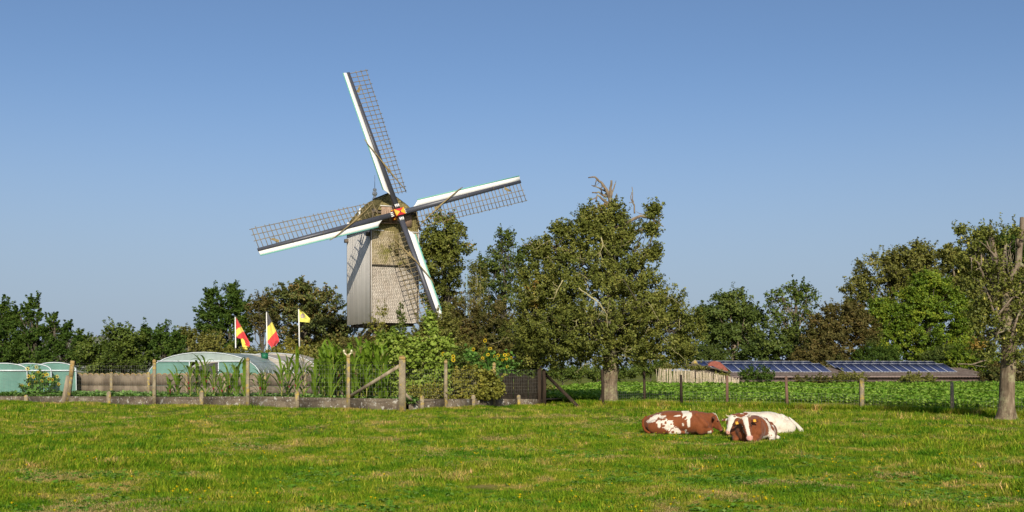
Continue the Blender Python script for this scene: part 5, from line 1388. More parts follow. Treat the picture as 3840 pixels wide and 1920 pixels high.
def big_pear():
    rng = np.random.default_rng(200); d = 54.5
    base = np.array([*at(2285, HZ, d)[:2], 0.0]); base[2] = float(gz(base[0], d))
    t = thing('pear_tree', base, 'old broad pear tree with dead twisted branches at its top, centre right', 'tree')
    bl = [(2270, 800, 70, 50), (2310, 860, 92, 62), (2200, 830, 60, 50), (2230, 905, 125, 78), (2090, 940, 95, 60), (2010, 940, 40, 30), (2330, 950, 92, 80), (2160, 1030, 185, 95), (2370, 1055, 118, 92), (2010, 1060, 80, 90),
          (2240, 1130, 300, 130), (2490, 1160, 85, 75), (2060, 1180, 130, 120), (2240, 1240, 330, 110), (2440, 1240, 180, 110), (2590, 1220, 60, 60), (2080, 1300, 150, 80), (2300, 1320, 240, 60), (1985, 1200, 50, 120), (2010, 1330, 70, 50), (2560, 1310, 60, 50), (2450, 790, 25, 20), (2440, 860, 25, 20), (2100, 860, 30, 18), (2450, 950, 30, 25)]
    B = px_blobs(d, bl, .8)
    mb, C, D = crown_leaves(B, .108, 4.8, .24, rng, .55, .6, .95, core=.38, maxn=330000, ragged=.11, gather=.16)
    obj('crown', mb, LM['pear'], t)
    tb = MB()
    tp = at(2290, 760, d)
    # short stout trunk, then limbs
    k = [(2288, 1530, .42), (2286, 1500, .37), (2288, 1440, .35), (2292, 1390, .36), (2290, 1330, .33)]
    P = np.array([at(x, y, d) for x, y, _ in k]); P[0, 2] = base[2] - .1
    gnarled(tb, P, [r for *_, r in k], rng); obj('trunk', tb, M['bark_pale'], t, smooth=True)
    lb = MB(); limbs(lb, P[4] - [0, 0, .3], .27, tp, C, rng, 34, 170, bend=.35)
    obj('limbs', lb, M['bark_dark'], t, smooth=True)
    db = MB()
    for pts, r0, r1, s in [([(2288, 800), (2289, 760), (2290, 720), (2293, 676)], .13, .05, 2), ([(2290, 760), (2275, 715), (2255, 685), (2230, 664), (2206, 666)], .10, .025, 3), ([(2290, 740), (2270, 735), (2245, 722), (2220, 722)], .07, .03, 2), ([(2280, 720), (2255, 708), (2235, 700), (2218, 694)], .05, .015, 1),
                           ([(2292, 740), (2300, 710), (2305, 690)], .05, .025, 1), ([(2292, 790), (2305, 755), (2313, 726)], .07, .02, 1), ([(2290, 770), (2268, 752), (2240, 730), (2232, 758)], .08, .025, 1),
                           ([(2380, 800), (2378, 770), (2372, 750), (2370, 700)], .045, .018, 2), ([(2377, 770), (2366, 745), (2368, 720)], .03, .015, 0),
                           ([(2290, 870), (2340, 840), (2400, 810), (2440, 815), (2470, 838), (2488, 850)], .11, .02, 4), ([(2350, 880), (2400, 860), (2440, 862), (2480, 858)], .08, .015, 4), ([(2400, 812), (2430, 800), (2460, 830)], .04, .015, 2),
                           ([(2270, 850), (2230, 835), (2200, 822), (2180, 800)], .07, .02, 3), ([(2130, 940), (2085, 930), (2050, 915), (2005, 920), (1985, 905)], .08, .02, 3), ([(2100, 930), (2080, 900), (2040, 870)], .04, .015, 2)]:
        bare(db, pts, d, r0, r1, rng, 0, s)
    obj('dead_branches', db, M['bark'], t, smooth=True)
    # lichen covered twigs hanging over the face of the crown
    tw = MB()
    for _ in range(45):
        b_ = B[rng.choice(len(B), p=np.array([x[3] * x[5] for x in B]) / sum(x[3] * x[5] for x in B))]
        v = unit(rng.normal(size=3) * [1, .7, 1] + [0, -1.1, 0]); p0 = np.array(b_[:3]) + v * np.array(b_[3:6]) * 1.0
        L = rng.uniform(.4, 1.5); dr = unit(rng.normal(size=3) * [1, .3, .5] + [.2, -.15, -.5]); pts = [p0]
        for i in range(5): dr = unit(dr + rng.normal(size=3) * .28); pts.append(pts[-1] + dr * L / 5)
        tw.tube(pts, np.linspace(.016, .005, 6), n=4)
        for i in range(1, 5):
            e = unit(rng.normal(size=3)) * rng.uniform(.1, .35); tw.tube([pts[i], pts[i] + e], [.010, .005], n=3)
    for pts in ([(2170, 1080), (2210, 1110), (2250, 1140), (2275, 1180), (2278, 1230)], [(2210, 1110), (2240, 1130), (2260, 1160), (2240, 1200)], [(2110, 1050), (2090, 1090), (2075, 1130)], [(2255, 890), (2262, 920), (2245, 960)]):
        bare(tw, pts, d - 4.0, .035, .012, rng, 0, 5)
    obj('bare_twigs', tw, M['twig'], t)['kind'] = 'stuff'
big_pear()

def right_pear():
    rng = np.random.default_rng(201); d = 38.9
    base = np.array([*at(3777, HZ, d)[:2], 0.0]); base[2] = float(gz(base[0], d))
    t = thing('pear_tree', base, 'old pear tree with broken bare top and hanging yellow pears at the right edge', 'tree')
    bl = [(3650, 880, 60, 36), (3600, 868, 24, 16), (3760, 870, 80, 40), (3640, 960, 60, 60), (3720, 980, 80, 70), (3700, 1080, 90, 80), (3810, 1080, 90, 90), (3650, 1060, 40, 50), (3740, 1200, 100, 100), (3680, 1190, 60, 80), (3830, 1200, 90, 100), (3760, 1310, 110, 75), (3690, 1300, 60, 60), (3850, 1310, 90, 70), (3900, 1000, 60, 150), (3950, 1200, 90, 170)]
    B = px_blobs(d, bl, .8)
    mb, C, D = crown_leaves(B, .095, 2.1, .20, rng, .55, .55, .9, core=.3, maxn=170000, ragged=.12)
    obj('crown', mb, LM['pear'], t)
    tb = MB()
    k = [(3776, 1585, .30), (3776, 1560, .26), (3778, 1500, .235), (3782, 1400, .24), (3785, 1320, .25), (3775, 1200, .20), (3770, 1120, .17), (3765, 1060, .15)]
    P = np.array([at(x, y, d) for x, y, _ in k]); P[0, 2] = base[2] - .1
    gnarled(tb, P, [r for *_, r in k], rng)
    tb.tube([at(3782, 1400, d), at(3798, 1370, d), at(3812, 1355, d)], [.1, .06, .05], n=8)
    obj('trunk', tb, M['bark_pale'], t, smooth=True)
    lb = MB(); limbs(lb, P[4], .15, at(3770, 900, d), C, rng, 22, 130, bend=.3)
    obj('limbs', lb, M['bark_dark'], t, smooth=True)
    db = MB()
    for pts, r0, r1, s in [([(3768, 1100), (3785, 1050), (3815, 990), (3828, 900), (3832, 815)], .15, .07, 2), ([(3768, 1080), (3745, 1020), (3735, 980), (3725, 920), (3712, 860), (3714, 845)], .10, .04, 3), ([(3766, 1060), (3764, 1000), (3766, 915)], .075, .05, 0),
                           ([(3735, 970), (3712, 940), (3700, 905)], .05, .02, 2), ([(3690, 1040), (3672, 990), (3660, 975), (3638, 965)], .045, .02, 3), ([(3675, 995), (3678, 960), (3680, 955)], .03, .02, 0), ([(3730, 1170), (3715, 1130), (3700, 1090)], .04, .015, 2),
                           ([(3751, 1210), (3742, 1180), (3735, 1150)], .04, .02, 1), ([(3745, 1180), (3790, 1120), (3835, 1095)], .045, .02, 3), ([(3790, 1280), (3810, 1200), (3830, 1160), (3820, 1130)], .05, .02, 3), ([(3700, 1350), (3640, 1366), (3590, 1364)], .03, .012, 2), ([(3790, 1230), (3740, 1250), (3720, 1290)], .035, .015, 3)]:
        bare(db, pts, d, r0, r1, rng, -.4 if r0 < .06 else 0, s)
    obj('bare_branches', db, M['bark'], t, smooth=True)
    pm = flat('ripe_pear', (.40, .34, .06), .45, .4)
    for x, y in ((3605, 893), (3630, 914), (3686, 974), (3691, 1121), (3743, 1160), (3594, 1020), (3812, 1240), (3765, 1270)):
        b = MB(); c = at(x, y, d - 1.2); b.ball(c, (.036, .036, .04), 8, 6); b.ball(c + [0, 0, .04], (.02, .02, .034), 6, 5); obj('pear', b, pm, t, smooth=True)
right_pear()

# ================================================================ GARDEN PLANTS
def maize_parts():
    rng = np.random.default_rng(77); leaves = []
    for v in range(5):
        b = MB(); n = 8; L = [.80, .95, .7, .85, .75][v]; droop = [1.1, .6, .3, 1.5, .8][v]; w = .055
        V = []; ang = math.radians(60); p = np.array([.01, 0, 0.0]); st = L / n
        for i in range(n + 1):
            f = i / n; ww = w * (math.sin(math.pi * min(1, f * .86 + .12)) ** .7) * (1 if f < .97 else .2)
            V += [p + [0, -ww, ww * .35], p + [0, 0, 0], p + [0, ww, ww * .35]]
            a_ = ang - droop * f * f * 2.0; p = p + np.array([math.cos(a_), .05 * math.sin(f * 5 + v), math.sin(a_)]) * st
        b.add(V, q=[[i * 3 + j, i * 3 + j + 1, (i + 1) * 3 + j + 1, (i + 1) * 3 + j] for i in range(n) for j in range(2)], c=rng.random() * .7 + .1)
        me = b.mesh('leaf', smooth=True); me.materials.append(LM['maize']); leaves.append(me)
    st_ = MB(); st_.tube([[0, 0, -.1], [.01, 0, .5], [-.005, .01, 1.0]], [.022, .018, .009], n=6)
    sm = st_.mesh('stalk', smooth=True); sm.materials.append(surf('maize_stalk', [(0.3, (0.24, 0.26, 0.05)), (0.6, (0.42, 0.38, 0.10))], 4, .6, .3))
    e = MB(); e.ball((0, 0, 0), (.03, .03, .10), 6, 6); em = e.mesh('ear', smooth=True); em.materials.append(LM['maize'])
    s = MB(); s.ball((0, 0, 0), (.04, .04, .055), 6, 4); s.ball((.02, 0, -.05), (.03, .025, .04), 5, 4); skm = s.mesh('silk'); skm.materials.append(flat('red_silk', (.22, .02, .035), .8, .1))
    ta = MB()
    for k in range(7):
        a = k * .9; ta.tube([[0, 0, 0], [.04 * math.cos(a), .04 * math.sin(a), .14], [.09 * math.cos(a), .09 * math.sin(a), .25]], [.006, .006, .003], n=3)
    tm = ta.mesh('tassel'); tm.materials.append(flat('maize_tassel', (.30, .22, .10), .9, .1))
    return leaves, sm, em, skm, tm
MZ = maize_parts()
def maize(x_px, d, h, rng, label, group, silk=1, tassel=False, up=1.0, nleaf=12):
    leaves, sm, em, skm, tm = MZ
    p = np.array([(x_px - 1920) / F * d, d, .28])
    t = thing('maize_plant', p, label, 'maize plant', group)
    def put(nm, me, loc, rot=(0, 0, 0), sc=(1, 1, 1)):
        o = bpy.data.objects.new(nm, me); COL.objects.link(o); o.parent = t; o.location = loc; o.rotation_euler = rot; o.scale = sc; return o
    put('stalk', sm, (0, 0, 0), sc=(1, 1, h * .8)); a = rng.uniform(0, 6)
    for k in range(nleaf):
        f = k / (nleaf - 1); z = h * (.10 + .68 * f); a += math.pi + rng.normal() * .35
        s_ = (1.15 - .45 * abs(f - .5)) * rng.uniform(.8, 1.2) * min(1, h / 1.8 + .2)
        tilt = -.35 * f * up + rng.normal() * .08
        put('leaf', leaves[int(rng.integers(0, 5))], (0, 0, z), (0, tilt, a), (s_ * 1.15, s_ * rng.uniform(1.1, 1.6), s_ * 1.15))
    for k in range(silk):
        z = h * rng.uniform(.28, .5); aa = rng.uniform(-2.6, -.5); c = (.05 * math.cos(aa), .05 * math.sin(aa), z)
        put('ear', em, c, (0, .25, aa)); put('silk', skm, (c[0] * 1.5, c[1] * 1.5, z + .12), (0, .3, aa))
    if tassel: put('tassel', tm, (0, 0, h * .8), sc=(1, 1, 1.4))
    return t
def dwall(px): return float(ray_on(WA, WB, px)[1]) if px < 1509 else float(ray_on(WB, WC, px)[1])
def maize_field():
    rng = np.random.default_rng(55)
    loose = [(636, 47.8, .9, 'short bushy maize plant, first from the left behind the slabs'), (664, 48.6, 1.3, 'second maize plant from the left, thin with a red silk'), (713, 48, 1.6, 'third maize plant from the left, before the gable'), (741, 48.7, 1.7, 'fourth maize plant from the left, leaves up to the gable rail'),
             (769, 47.6, 2.1, 'maize plant with one broad leaf reaching over the gable rail'), (803, 48.2, 1.4, 'maize plant right of the broad leafed one, below the doorway'), (829, 47.4, 1.1, 'shorter maize plant below the right gable sheet'), (860, 49, 1.5, 'thin maize plant left of the lichen capped middle post'), (888, 48, 1.6, 'leafy maize plant left of the middle post'), (917, 48.2, 1.4, 'maize leaves touching the left side of the middle post'),
             (974, 48.2, 1.1, 'first maize plant right of the middle post'), (990, 48.8, 1.15, 'second maize plant right of the middle post'), (1056, 48.2, 1.65, 'maize plant standing under the grey tunnel curve, left one'), (1080, 49.5, 1.9, 'maize plant standing under the grey tunnel curve, right one'), (1112, 48.6, 2.0, 'tall maize plant beneath the tallest flagpole'), (1137, 49.6, 2.2, 'tall maize plant with red silks just right of the tallest flagpole'), (1180, 48.4, 1.5, 'thin maize plant with two red silks in front of the paling')]
    for x, d, h, lb in loose: maize(x, d - 48 + dwall(x) + 1.3, h, rng, lb, 'loose row of maize behind the slabs', int(rng.integers(1, 3)), rng.random() < .4, 1.2)
    for k in range(60):
        x = 1195 + 265 * (k / 59) + rng.normal() * 6; d = dwall(x) + rng.uniform(.7, 5.5); 
        h = float(np.interp(x, [1200, 1225, 1300, 1400, 1425], [2.0, 2.5, 2.5, 2.6, 2.3])) + rng.normal() * .18
        if d < dwall(x) + 1.6: h *= rng.choice([.55, 1.0])
        hi = 'short' if h < 1.7 else 'tall'
        lb = ('%s maize plant in the dense stand left of the post with the cream insulator' if x < 1300 else '%s maize plant in the dense stand behind the diagonal brace') % hi
        maize(x, d, h, rng, lb, hi + (' maize of the stand left of the insulator post' if x < 1300 else ' maize of the stand behind the brace'), int(rng.random() < .35), rng.random() < .5, 1.3)
maize_field()

# climbing vines over the garden
def leafy(name, label, cat, d, bl, lm, leaf, cover, clump, seed, stem=M['twig'], **k):
    x = np.mean([b[0] for b in bl])
    return make_tree(name, label, cat, d, x, bl, lm, stem, leaf=leaf, cover=cover, clump=clump, seed=seed, trunk_r=.035, nl=14, nt=30, aspect=.85, **k)
leafy('climbing_vine', 'large leaved yellow green vine climbing behind the diagonal brace', 'vine', 49.5, [(1440, 1300, 50, 60), (1480, 1350, 70, 60), (1420, 1390, 60, 60), (1450, 1450, 70, 45), (1395, 1440, 40, 50), (1500, 1290, 40, 40), (1500, 1440, 60, 50), (1380, 1480, 40, 30), (1470, 1485, 60, 25)], LM['vine'], .15, 3.2, .3, 140, shoots=.6)
leafy('climbing_vine', 'large leaved vine right of the square corner post', 'vine', 49.8, [(1560, 1310, 50, 60), (1600, 1360, 70, 60), (1550, 1400, 60, 60), (1590, 1450, 70, 50), (1640, 1410, 50, 60), (1550, 1470, 40, 30), (1650, 1470, 40, 30), (1530, 1350, 40, 50)], LM['vine'], .15, 3.2, .3, 141, shoots=.6)
leafy('climbing_vine', 'vine tower whose top sprig reaches up over the lowest sail', 'vine', 50.2, [(1607, 1170, 16, 22), (1600, 1205, 20, 24), (1622, 1235, 20, 24), (1640, 1262, 38, 30), (1620, 1300, 50, 34), (1650, 1330, 45, 30), (1690, 1290, 28, 24)], LM['vine'], .16, 2.8, .25, 142, shoots=.4)
leafy('bean_vine', 'yellowing leafy hedge of beans behind the right part of the netting', 'vine', 50.5, [(1720, 1440, 60, 50), (1780, 1430, 60, 55), (1830, 1440, 50, 50), (1700, 1480, 60, 30), (1810, 1480, 60, 26), (1660, 1460, 50, 40), (1700, 1420, 50, 30), (1750, 1480, 60, 26), (1860, 1470, 50, 28)], LM['shrub'], .11, 3.4, .25, 143, shoots=.5)
leafy('bean_vine', 'dry yellow stems and leaves between corner post and second right post', 'vine', 48.6, [(1560, 1470, 40, 30), (1600, 1480, 45, 26), (1640, 1470, 40, 34)], LM['shrub'], .08, 1.6, .22, 144, shoots=.8)
leafy('currant_bush', 'green bush behind the vine and the sunflowers', 'bush', 55, [(1720, 1350, 60, 45), (1780, 1370, 70, 45), (1860, 1380, 60, 40), (1930, 1370, 60, 40), (1980, 1390, 50, 34)], LM['mid'], .12, 2.6, .35, 145)

# sunflowers
def sunflower(label, d, x0, top, blobs, heads, seed, lm=None):
    rng = np.random.default_rng(seed); B = px_blobs(d, blobs, .7)
    base = np.array([(x0 - 1920) / F * d, d, .06]); t = thing('sunflower_plant', base, label, 'sunflower', 'sunflowers in the garden')
    mb, C, _ = crown_leaves(B, .17, 1.7, .25, rng, .3, .9, .8, maxn=5000); obj('foliage', mb, lm or LM['veg'], t)
    ym = SUNY
    sb = MB()
    for x, y in heads:
        h = at(x, y, d - .4 + rng.uniform(-.2, .2)); sb.tube([base, (base + h) / 2 + rng.normal(size=3) * .06, h + [0, .05, -.03]], [.016, .012, .008], n=4)
    obj('stalk', sb, LM['veg'], t)
    for x, y in heads:
        h = at(x, y, d - .4 + rng.uniform(-.2, .2)); f = unit(np.array([rng.normal() * .5, -1, rng.normal() * .35])); r = unit(np.cross(f, [0, 0, 1])); u = np.cross(r, f)
        pb = MB(); n = 14; R_ = rng.uniform(.07, .10)
        for k in range(n):
            a = 2 * math.pi * k / n; w = .19
            dr = r * math.cos(a) + u * math.sin(a); d1 = r * math.cos(a + w) + u * math.sin(a + w); d2 = r * math.cos(a - w) + u * math.sin(a - w)
            pb.add([h + dr * R_ * .4, h + d1 * R_ * .75 + f * .012, h + dr * R_ * 1.15 + f * rng.uniform(-.02, .02), h + d2 * R_ * .75 + f * .012], q=[[0, 1, 2, 3]])
        o = obj('flower_head', pb, ym, t)
        cb = MB(); cb.ball(h + f * .01, (R_ * .38, R_ * .38, .02), 8, 4, ax=np.stack([r, u, f])); obj('flower_disc', cb, SUND, o)
SUNY = leafmat('sunflower_petal', [(0, (.85, .56, .02)), (1, (.90, .64, .03))], .3)
SUND = flat('sunflower_disc', (.06, .035, .015), .9, .1)
sunflower('bushy sunflower with a dozen small heads in front of the left tunnels', 58.2, 150, 1380, [(150, 1430, 45, 34), (120, 1450, 40, 30), (190, 1440, 36, 32), (150, 1400, 30, 20), (160, 1470, 60, 18)], [(103, 1383), (143, 1395), (137, 1376), (163, 1407), (177, 1405), (125, 1413), (157, 1428), (183, 1420), (197, 1424), (110, 1441), (220, 1440), (135, 1432), (215, 1412), (82, 1443), (107, 1411)], 150)
sunflower('tall sunflower with one high flower right of the second netting post', 52, 1835, 1280, [(1850, 1330, 22, 30), (1840, 1380, 30, 40), (1850, 1430, 30, 40)], [(1838, 1308), (1819, 1277), (1830, 1330)], 151)
sunflower('sunflower cluster with many yellow heads beside the dark screen', 54.0, 1890, 1330, [(1890, 1350, 40, 25), (1870, 1380, 40, 30), (1920, 1370, 40, 30), (1890, 1420, 40, 40)], [(1868, 1333), (1893, 1331), (1905, 1330), (1855, 1337), (1861, 1345), (1899, 1346), (1917, 1341), (1903, 1375), (1885, 1350)], 152)
sunflower('low sunflower at the right end of the garden, near the dark posts', 55.5, 1955, 1360, [(1955, 1380, 30, 22), (1985, 1390, 30, 20), (1940, 1395, 30, 20)], [(1944, 1353), (1946, 1368), (1950, 1377), (1976, 1367)], 153)
sunflower('sunflower half hidden in the vines right of the corner post', 50.2, 1665, 1320, [(1665, 1350, 18, 24), (1670, 1390, 20, 30)], [(1662, 1327), (1700, 1336), (1700, 1350), (1670, 1375)], 154)
sunflower('single sunflower among green leaves left of the second netting post', 52, 1780, 1320, [(1775, 1325, 26, 20), (1780, 1360, 24, 30)], [(1775, 1310), (1810, 1343), (1785, 1376)], 155)

def crown_imps():
    # pale insulator shaped cups on the netting post
    P = ray_on(WA, WB, 1307); b = MB()
    for x in (1290, 1318):
        p = at(x, 1322, P[1] - .1); b.tube([p, p + [0, 0, .08], p + [0, 0, .12]], [.05, .045, .03], n=8); b.tube([p, at(1304, 1336, P[1] - .05)], [.03, .04], n=6)
    tag(obj('insulator', b, flat('cream_ceramic', (.62, .55, .36), .4, .5), loc=P + [0, 0, 2.3], smooth=True), 'cream twin insulator fixed on top of the concrete post by the maize', 'insulator')
crown_imps()

# ================================================================ SCATTERED GROWTH
def pip(P, poly):
    x, y = P[:, 0], P[:, 1]; inside = np.zeros(len(P), bool); n = len(poly)
    for i in range(n):
        x1, y1 = poly[i][:2]; x2, y2 = poly[(i + 1) % n][:2]
        c = ((y1 > y) != (y2 > y)); xi = (x2 - x1) * (y - y1) / (y2 - y1 + 1e-12) + x1
        inside ^= c & (x < xi)
    return inside
def side_of(P, A_, B_):
    return (B_[0] - A_[0]) * (P[:, 1] - A_[1]) - (B_[1] - A_[1]) * (P[:, 0] - A_[0])

def grass_tuft(rng, nb, h, spread, w, dry=.1, lean=.6):
    mb = MB(); V = []; c = []
    for k in range(nb):
        a = rng.uniform(0, 2 * math.pi); r = spread * math.sqrt(rng.random()); p = np.array([r * math.cos(a), r * math.sin(a), -.01])
        b_ = rng.uniform(0, 2 * math.pi); dv = np.array([math.cos(b_), math.sin(b_), 0]); sd = np.array([-dv[1], dv[0], 0])
        hh = h * rng.uniform(.5, 1.2); ln = lean * rng.uniform(.2, 1.2); ww = w * rng.uniform(.7, 1.3)
        m_ = p + np.array([0, 0, hh * .55]) + dv * hh * ln * .35; tp = p + np.array([0, 0, hh * (1 - .25 * ln)]) + dv * hh * ln
        V += [p - sd * ww / 2, p + sd * ww / 2, m_ + sd * ww / 2.3, m_ - sd * ww / 2.3, tp]
        t_ = rng.uniform(.9, 1.0) if rng.random() < dry else rng.random() * .85
        c += [t_] * 5
    V = np.array(V); n = nb
    mb.add(V, q=[[5 * i, 5 * i + 1, 5 * i + 2, 5 * i + 3] for i in range(n)], t=[[5 * i + 3, 5 * i + 2, 5 * i + 4] for i in range(n)], c=np.array(c))
    return mb

def meadow():
    rng = np.random.default_rng(300)
    n = 180000
    u = rng.random(n); d0, d1 = 12.3, 56.0
    d = 1 / (1 / d0 + (1 / d1 - 1 / d0) * u); k = rng.uniform(-.58, .62, n)
    P = np.stack([k * d, d, np.zeros(n)], 1)
    ok = (side_of(P, WA, WB) < 0) | (P[:, 0] > WB[0]); ok &= (side_of(P, WB, WC) < 0) | (P[:, 0] < WB[0]) | (P[:, 0] > WC[0])
    ok &= (P[:, 1] < 60)
    P = P[ok]; P[:, 2] = gz(P[:, 0], P[:, 1])
    # length of the sward varies by patches
    lenf = .6 * vnoise(P[:, 0], P[:, 1], 1.3, 1) + .4 * vnoise(P[:, 0], P[:, 1], .45, 2) + .25 * vnoise(P[:, 0], P[:, 1], 5, 3)
    scl = (.30 + 1.15 * np.clip((lenf - .35) / .55, 0, 1) ** 1.3 + .30 * rng.random(len(P))) * np.interp(P[:, 1], [12, 25, 50], [.72, .9, 1.3]) * np.where(rng.random(len(P)) < .05 * (1 + 3 * (vnoise(P[:, 0], P[:, 1], .9, 9) > .6)), 1.8, 1.0)
    tufts = [grass_tuft(rng, 14, .085, .085, .009, .13) for _ in range(5)] + [grass_tuft(rng, 12, .065, .09, .011, .35, 1.0)]
    o = scatter('meadow_grass', P, scl, tufts, M['grass']); tag(o, 'short green and straw coloured pasture grass in the foreground', 'grass')
    # flattened dry straw in worn patches
    m_ = 60000; dd = 1 / rng.uniform(1 / 50, 1 / 12.3, m_); P = np.stack([rng.uniform(-.5, .52, m_) * dd, dd, np.zeros(m_)], 1)
    f = .6 * vnoise(P[:, 0], P[:, 1], 1.6, 11) + .4 * vnoise(P[:, 0], P[:, 1], .5, 12) + .3 * (vnoise(P[:, 0], P[:, 1], 6, 13) - .5)
    keep = f + rng.normal(size=m_) * .05 > .63; keep &= (side_of(P, WA, WB) < 0) | (P[:, 0] > WB[0]); keep &= (side_of(P, WB, WC) < 0) | (P[:, 0] < WB[0]) | (P[:, 0] > WC[0]); P = P[keep]
    P[:, 2] = gz(P[:, 0], P[:, 1]) + .015
    st = [grass_tuft(rng, 12, .055, .10, .007, 0, 2.2) for _ in range(4)]
    o = scatter('dry_straw', P, rng.uniform(.7, 1.5, len(P)) * np.interp(P[:, 1], [12, 25, 50], [.8, 1.0, 1.4]), st, leafmat('straw_blade', [(0, (.32, .22, .07)), (.5, (.54, .42, .15)), (1, (.70, .58, .25))], .2)); tag(o, 'flattened dry straw lying in worn patches of the pasture', 'straw')
    # longer grass along the fences and under the trees
    n = 16000; P = []
    Q = [(WA, WB, 4500), (WB, WC, 1500)] + [(np.array([(a - 1920) / F * da, da, 0]), np.array([(b - 1920) / F * db, db, 0]), 2400) for a, da, b, db in ((2160, 52, 2556, 52.3), (2556, 52.3, 2953, 49.6), (2953, 49.6, 3232, 47), (3232, 47, 3572, 42.5), (3572, 42.5, 3960, 38.5))]
    for A_, B_, m_ in Q:
        t_ = rng.random(m_)[:, None]; p = A_ + (B_ - A_) * t_; off = np.abs(rng.normal(size=m_)) * .22 if A_ is WA or A_ is WB else rng.uniform(-.4, 2.2, m_)
        p = p + np.array([0, 1, 0]) * (-.08 - off if (A_ is WA or A_ is WB) else off)[:, None]; P.append(p)
    P = np.concatenate(P); P[:, 2] = gz(P[:, 0], P[:, 1])
    tf = [grass_tuft(rng, 14, .22, .10, .012, .12, .6) for _ in range(4)]
    s_ = rng.uniform(.5, 1.2, len(P)) * np.where(P[:, 0] > 2.2, 1.35, .75)
    o = scatter('rank_grass', P, s_, tf, M['grass']); tag(o, 'longer rank grass along the foot of the fences', 'grass')
    # broad leaved weeds in loose patches
    def weed(rng, lobed):
        mb = MB(); m_ = 9; 
        cen = []; 
        for k in range(m_):
            a = k * 2.4 + rng.normal() * .2; L = rng.uniform(.045, .08); el = rng.uniform(.1, .8); dv = np.array([math.cos(a) * math.cos(el), math.sin(a) * math.cos(el), math.sin(el)]); sd = np.array([-math.sin(a), math.cos(a), 0]); w = L * .28
            V = [np.zeros(3), dv * L * .5 + sd * w, dv * L + [0, 0, -.02], dv * L * .5 - sd * w, dv * L * .55 + [0, 0, .004]]
            mb.add(V, q=[[0, 1, 4, 3]], t=[[1, 2, 4], [4, 2, 3]], c=rng.random())
        return mb
    cl = [(rng.uniform(-.46, .46), 1 / rng.uniform(1 / 45, 1 / 13)) for _ in range(120)]
    named = [(2120, 1630), (3260, 1640), (3720, 1660), (3000, 1722), (2700, 1810), (2860, 1700), (1700, 1600), (1850, 1620), (820, 1680), (1170, 1780), (3440, 1790), (3500, 1880), (330, 1800), (1640, 1600), (3300, 1870), (640, 1560)]
    P = []
    for px, py in named: 
        q = gp(px, py); cnt = 60
        P.append(q + rng.normal(size=(cnt, 3)) * [.55 * q[1] / 22, .42 * q[1] / 18, 0])
    for k, d in cl:
        cnt = rng.integers(5, 30); P.append(np.array([k * d, d, 0]) + rng.normal(size=(cnt, 3)) * [.4, .35, 0])
    m_ = 1100; dd = 1 / rng.uniform(1 / 46, 1 / 12.5, m_); P.append(np.stack([rng.uniform(-.48, .48, m_) * dd, dd, np.zeros(m_)], 1))
    P = np.concatenate(P); ok = (side_of(P, WA, WB) < 0) | (P[:, 0] > WB[0]); ok &= (side_of(P, WB, WC) < 0) | (P[:, 0] < WB[0]) | (P[:, 0] > WC[0]); P = P[ok]
    P[:, 2] = gz(P[:, 0], P[:, 1]) + .02
    o = scatter('meadow_weeds', P, rng.uniform(.6, 1.5, len(P)), [weed(rng, 0) for _ in range(4)], LM['weed']); tag(o, 'patches of darker broad leaved weeds in the pasture', 'weeds')
    # yellow hawkbit flowers
    named = [(735, 1583), (740, 1595), (757, 1578), (760, 1616), (730, 1628), (463, 1534), (433, 1535), (435, 1545), (130, 1610), (1480, 1550), (1275, 1608), (1020, 1607), (480, 1750), (540, 1725), (545, 1722), (320, 1750), (328, 1752), (782, 1695), (985, 1712), (990, 1710), (1200, 1730), (2405, 1640), (2440, 1655), (2488, 1658), (2535, 1648), (2548, 1652), (2510, 1632), (2690, 1780), (3130, 1745), (3135, 1758), (3210, 1790), (3310, 1745), (3540, 1740), (3690, 1770), (2870, 1912), (2898, 1914), (3296, 1908), (3100, 1815), (3540, 1618), (3520, 1612), (3510, 1617), (2460, 1640), (1240, 1600), (700, 1874), (648, 1875), (654, 1882), (1038, 1889), (240, 1672), (1780, 1725), (1540, 1800)]
    P = [gp(*q) for q in named]
    for q in list(P): P += [q + rng.normal(size=3) * [.25, .3, 0] for _ in range(2)]
    m_ = 160; dd = 1 / rng.uniform(1 / 44, 1 / 13, m_); P += list(np.stack([rng.uniform(-.48, .48, m_) * dd, dd, np.zeros(m_)], 1))
    P = np.array(P); ok = (side_of(P, WA, WB) < 0) | (P[:, 0] > WB[0]); P = P[ok]
    P[:, 2] = gz(P[:, 0], P[:, 1]) + rng.uniform(.07, .15, len(P))
    fl = MB()
    for k in range(10):
        a = k * .628; fl.add([[0, 0, 0], [.02 * math.cos(a - .3), .02 * math.sin(a - .3), .006], [.024 * math.cos(a), .024 * math.sin(a), .004], [.02 * math.cos(a + .3), .02 * math.sin(a + .3), .006]], q=[[0, 1, 2, 3]], c=.5)
    fl.tube([[0, 0, -.12], [0, 0, 0]], [.002, .002], n=3, m=1); fl.ball((0, 0, 0), (.012, .012, .012), 5, 3)
    o = scatter('hawkbit_flowers', P, rng.uniform(.75, 1.3, len(P)), [fl], [leafmat('yellow_petal', [(0, (.85, .60, .01)), (1, (.9, .7, .02))], .3), LM['weed']]); tag(o, 'small yellow flowers dotted over the pasture', 'flowers')
meadow()

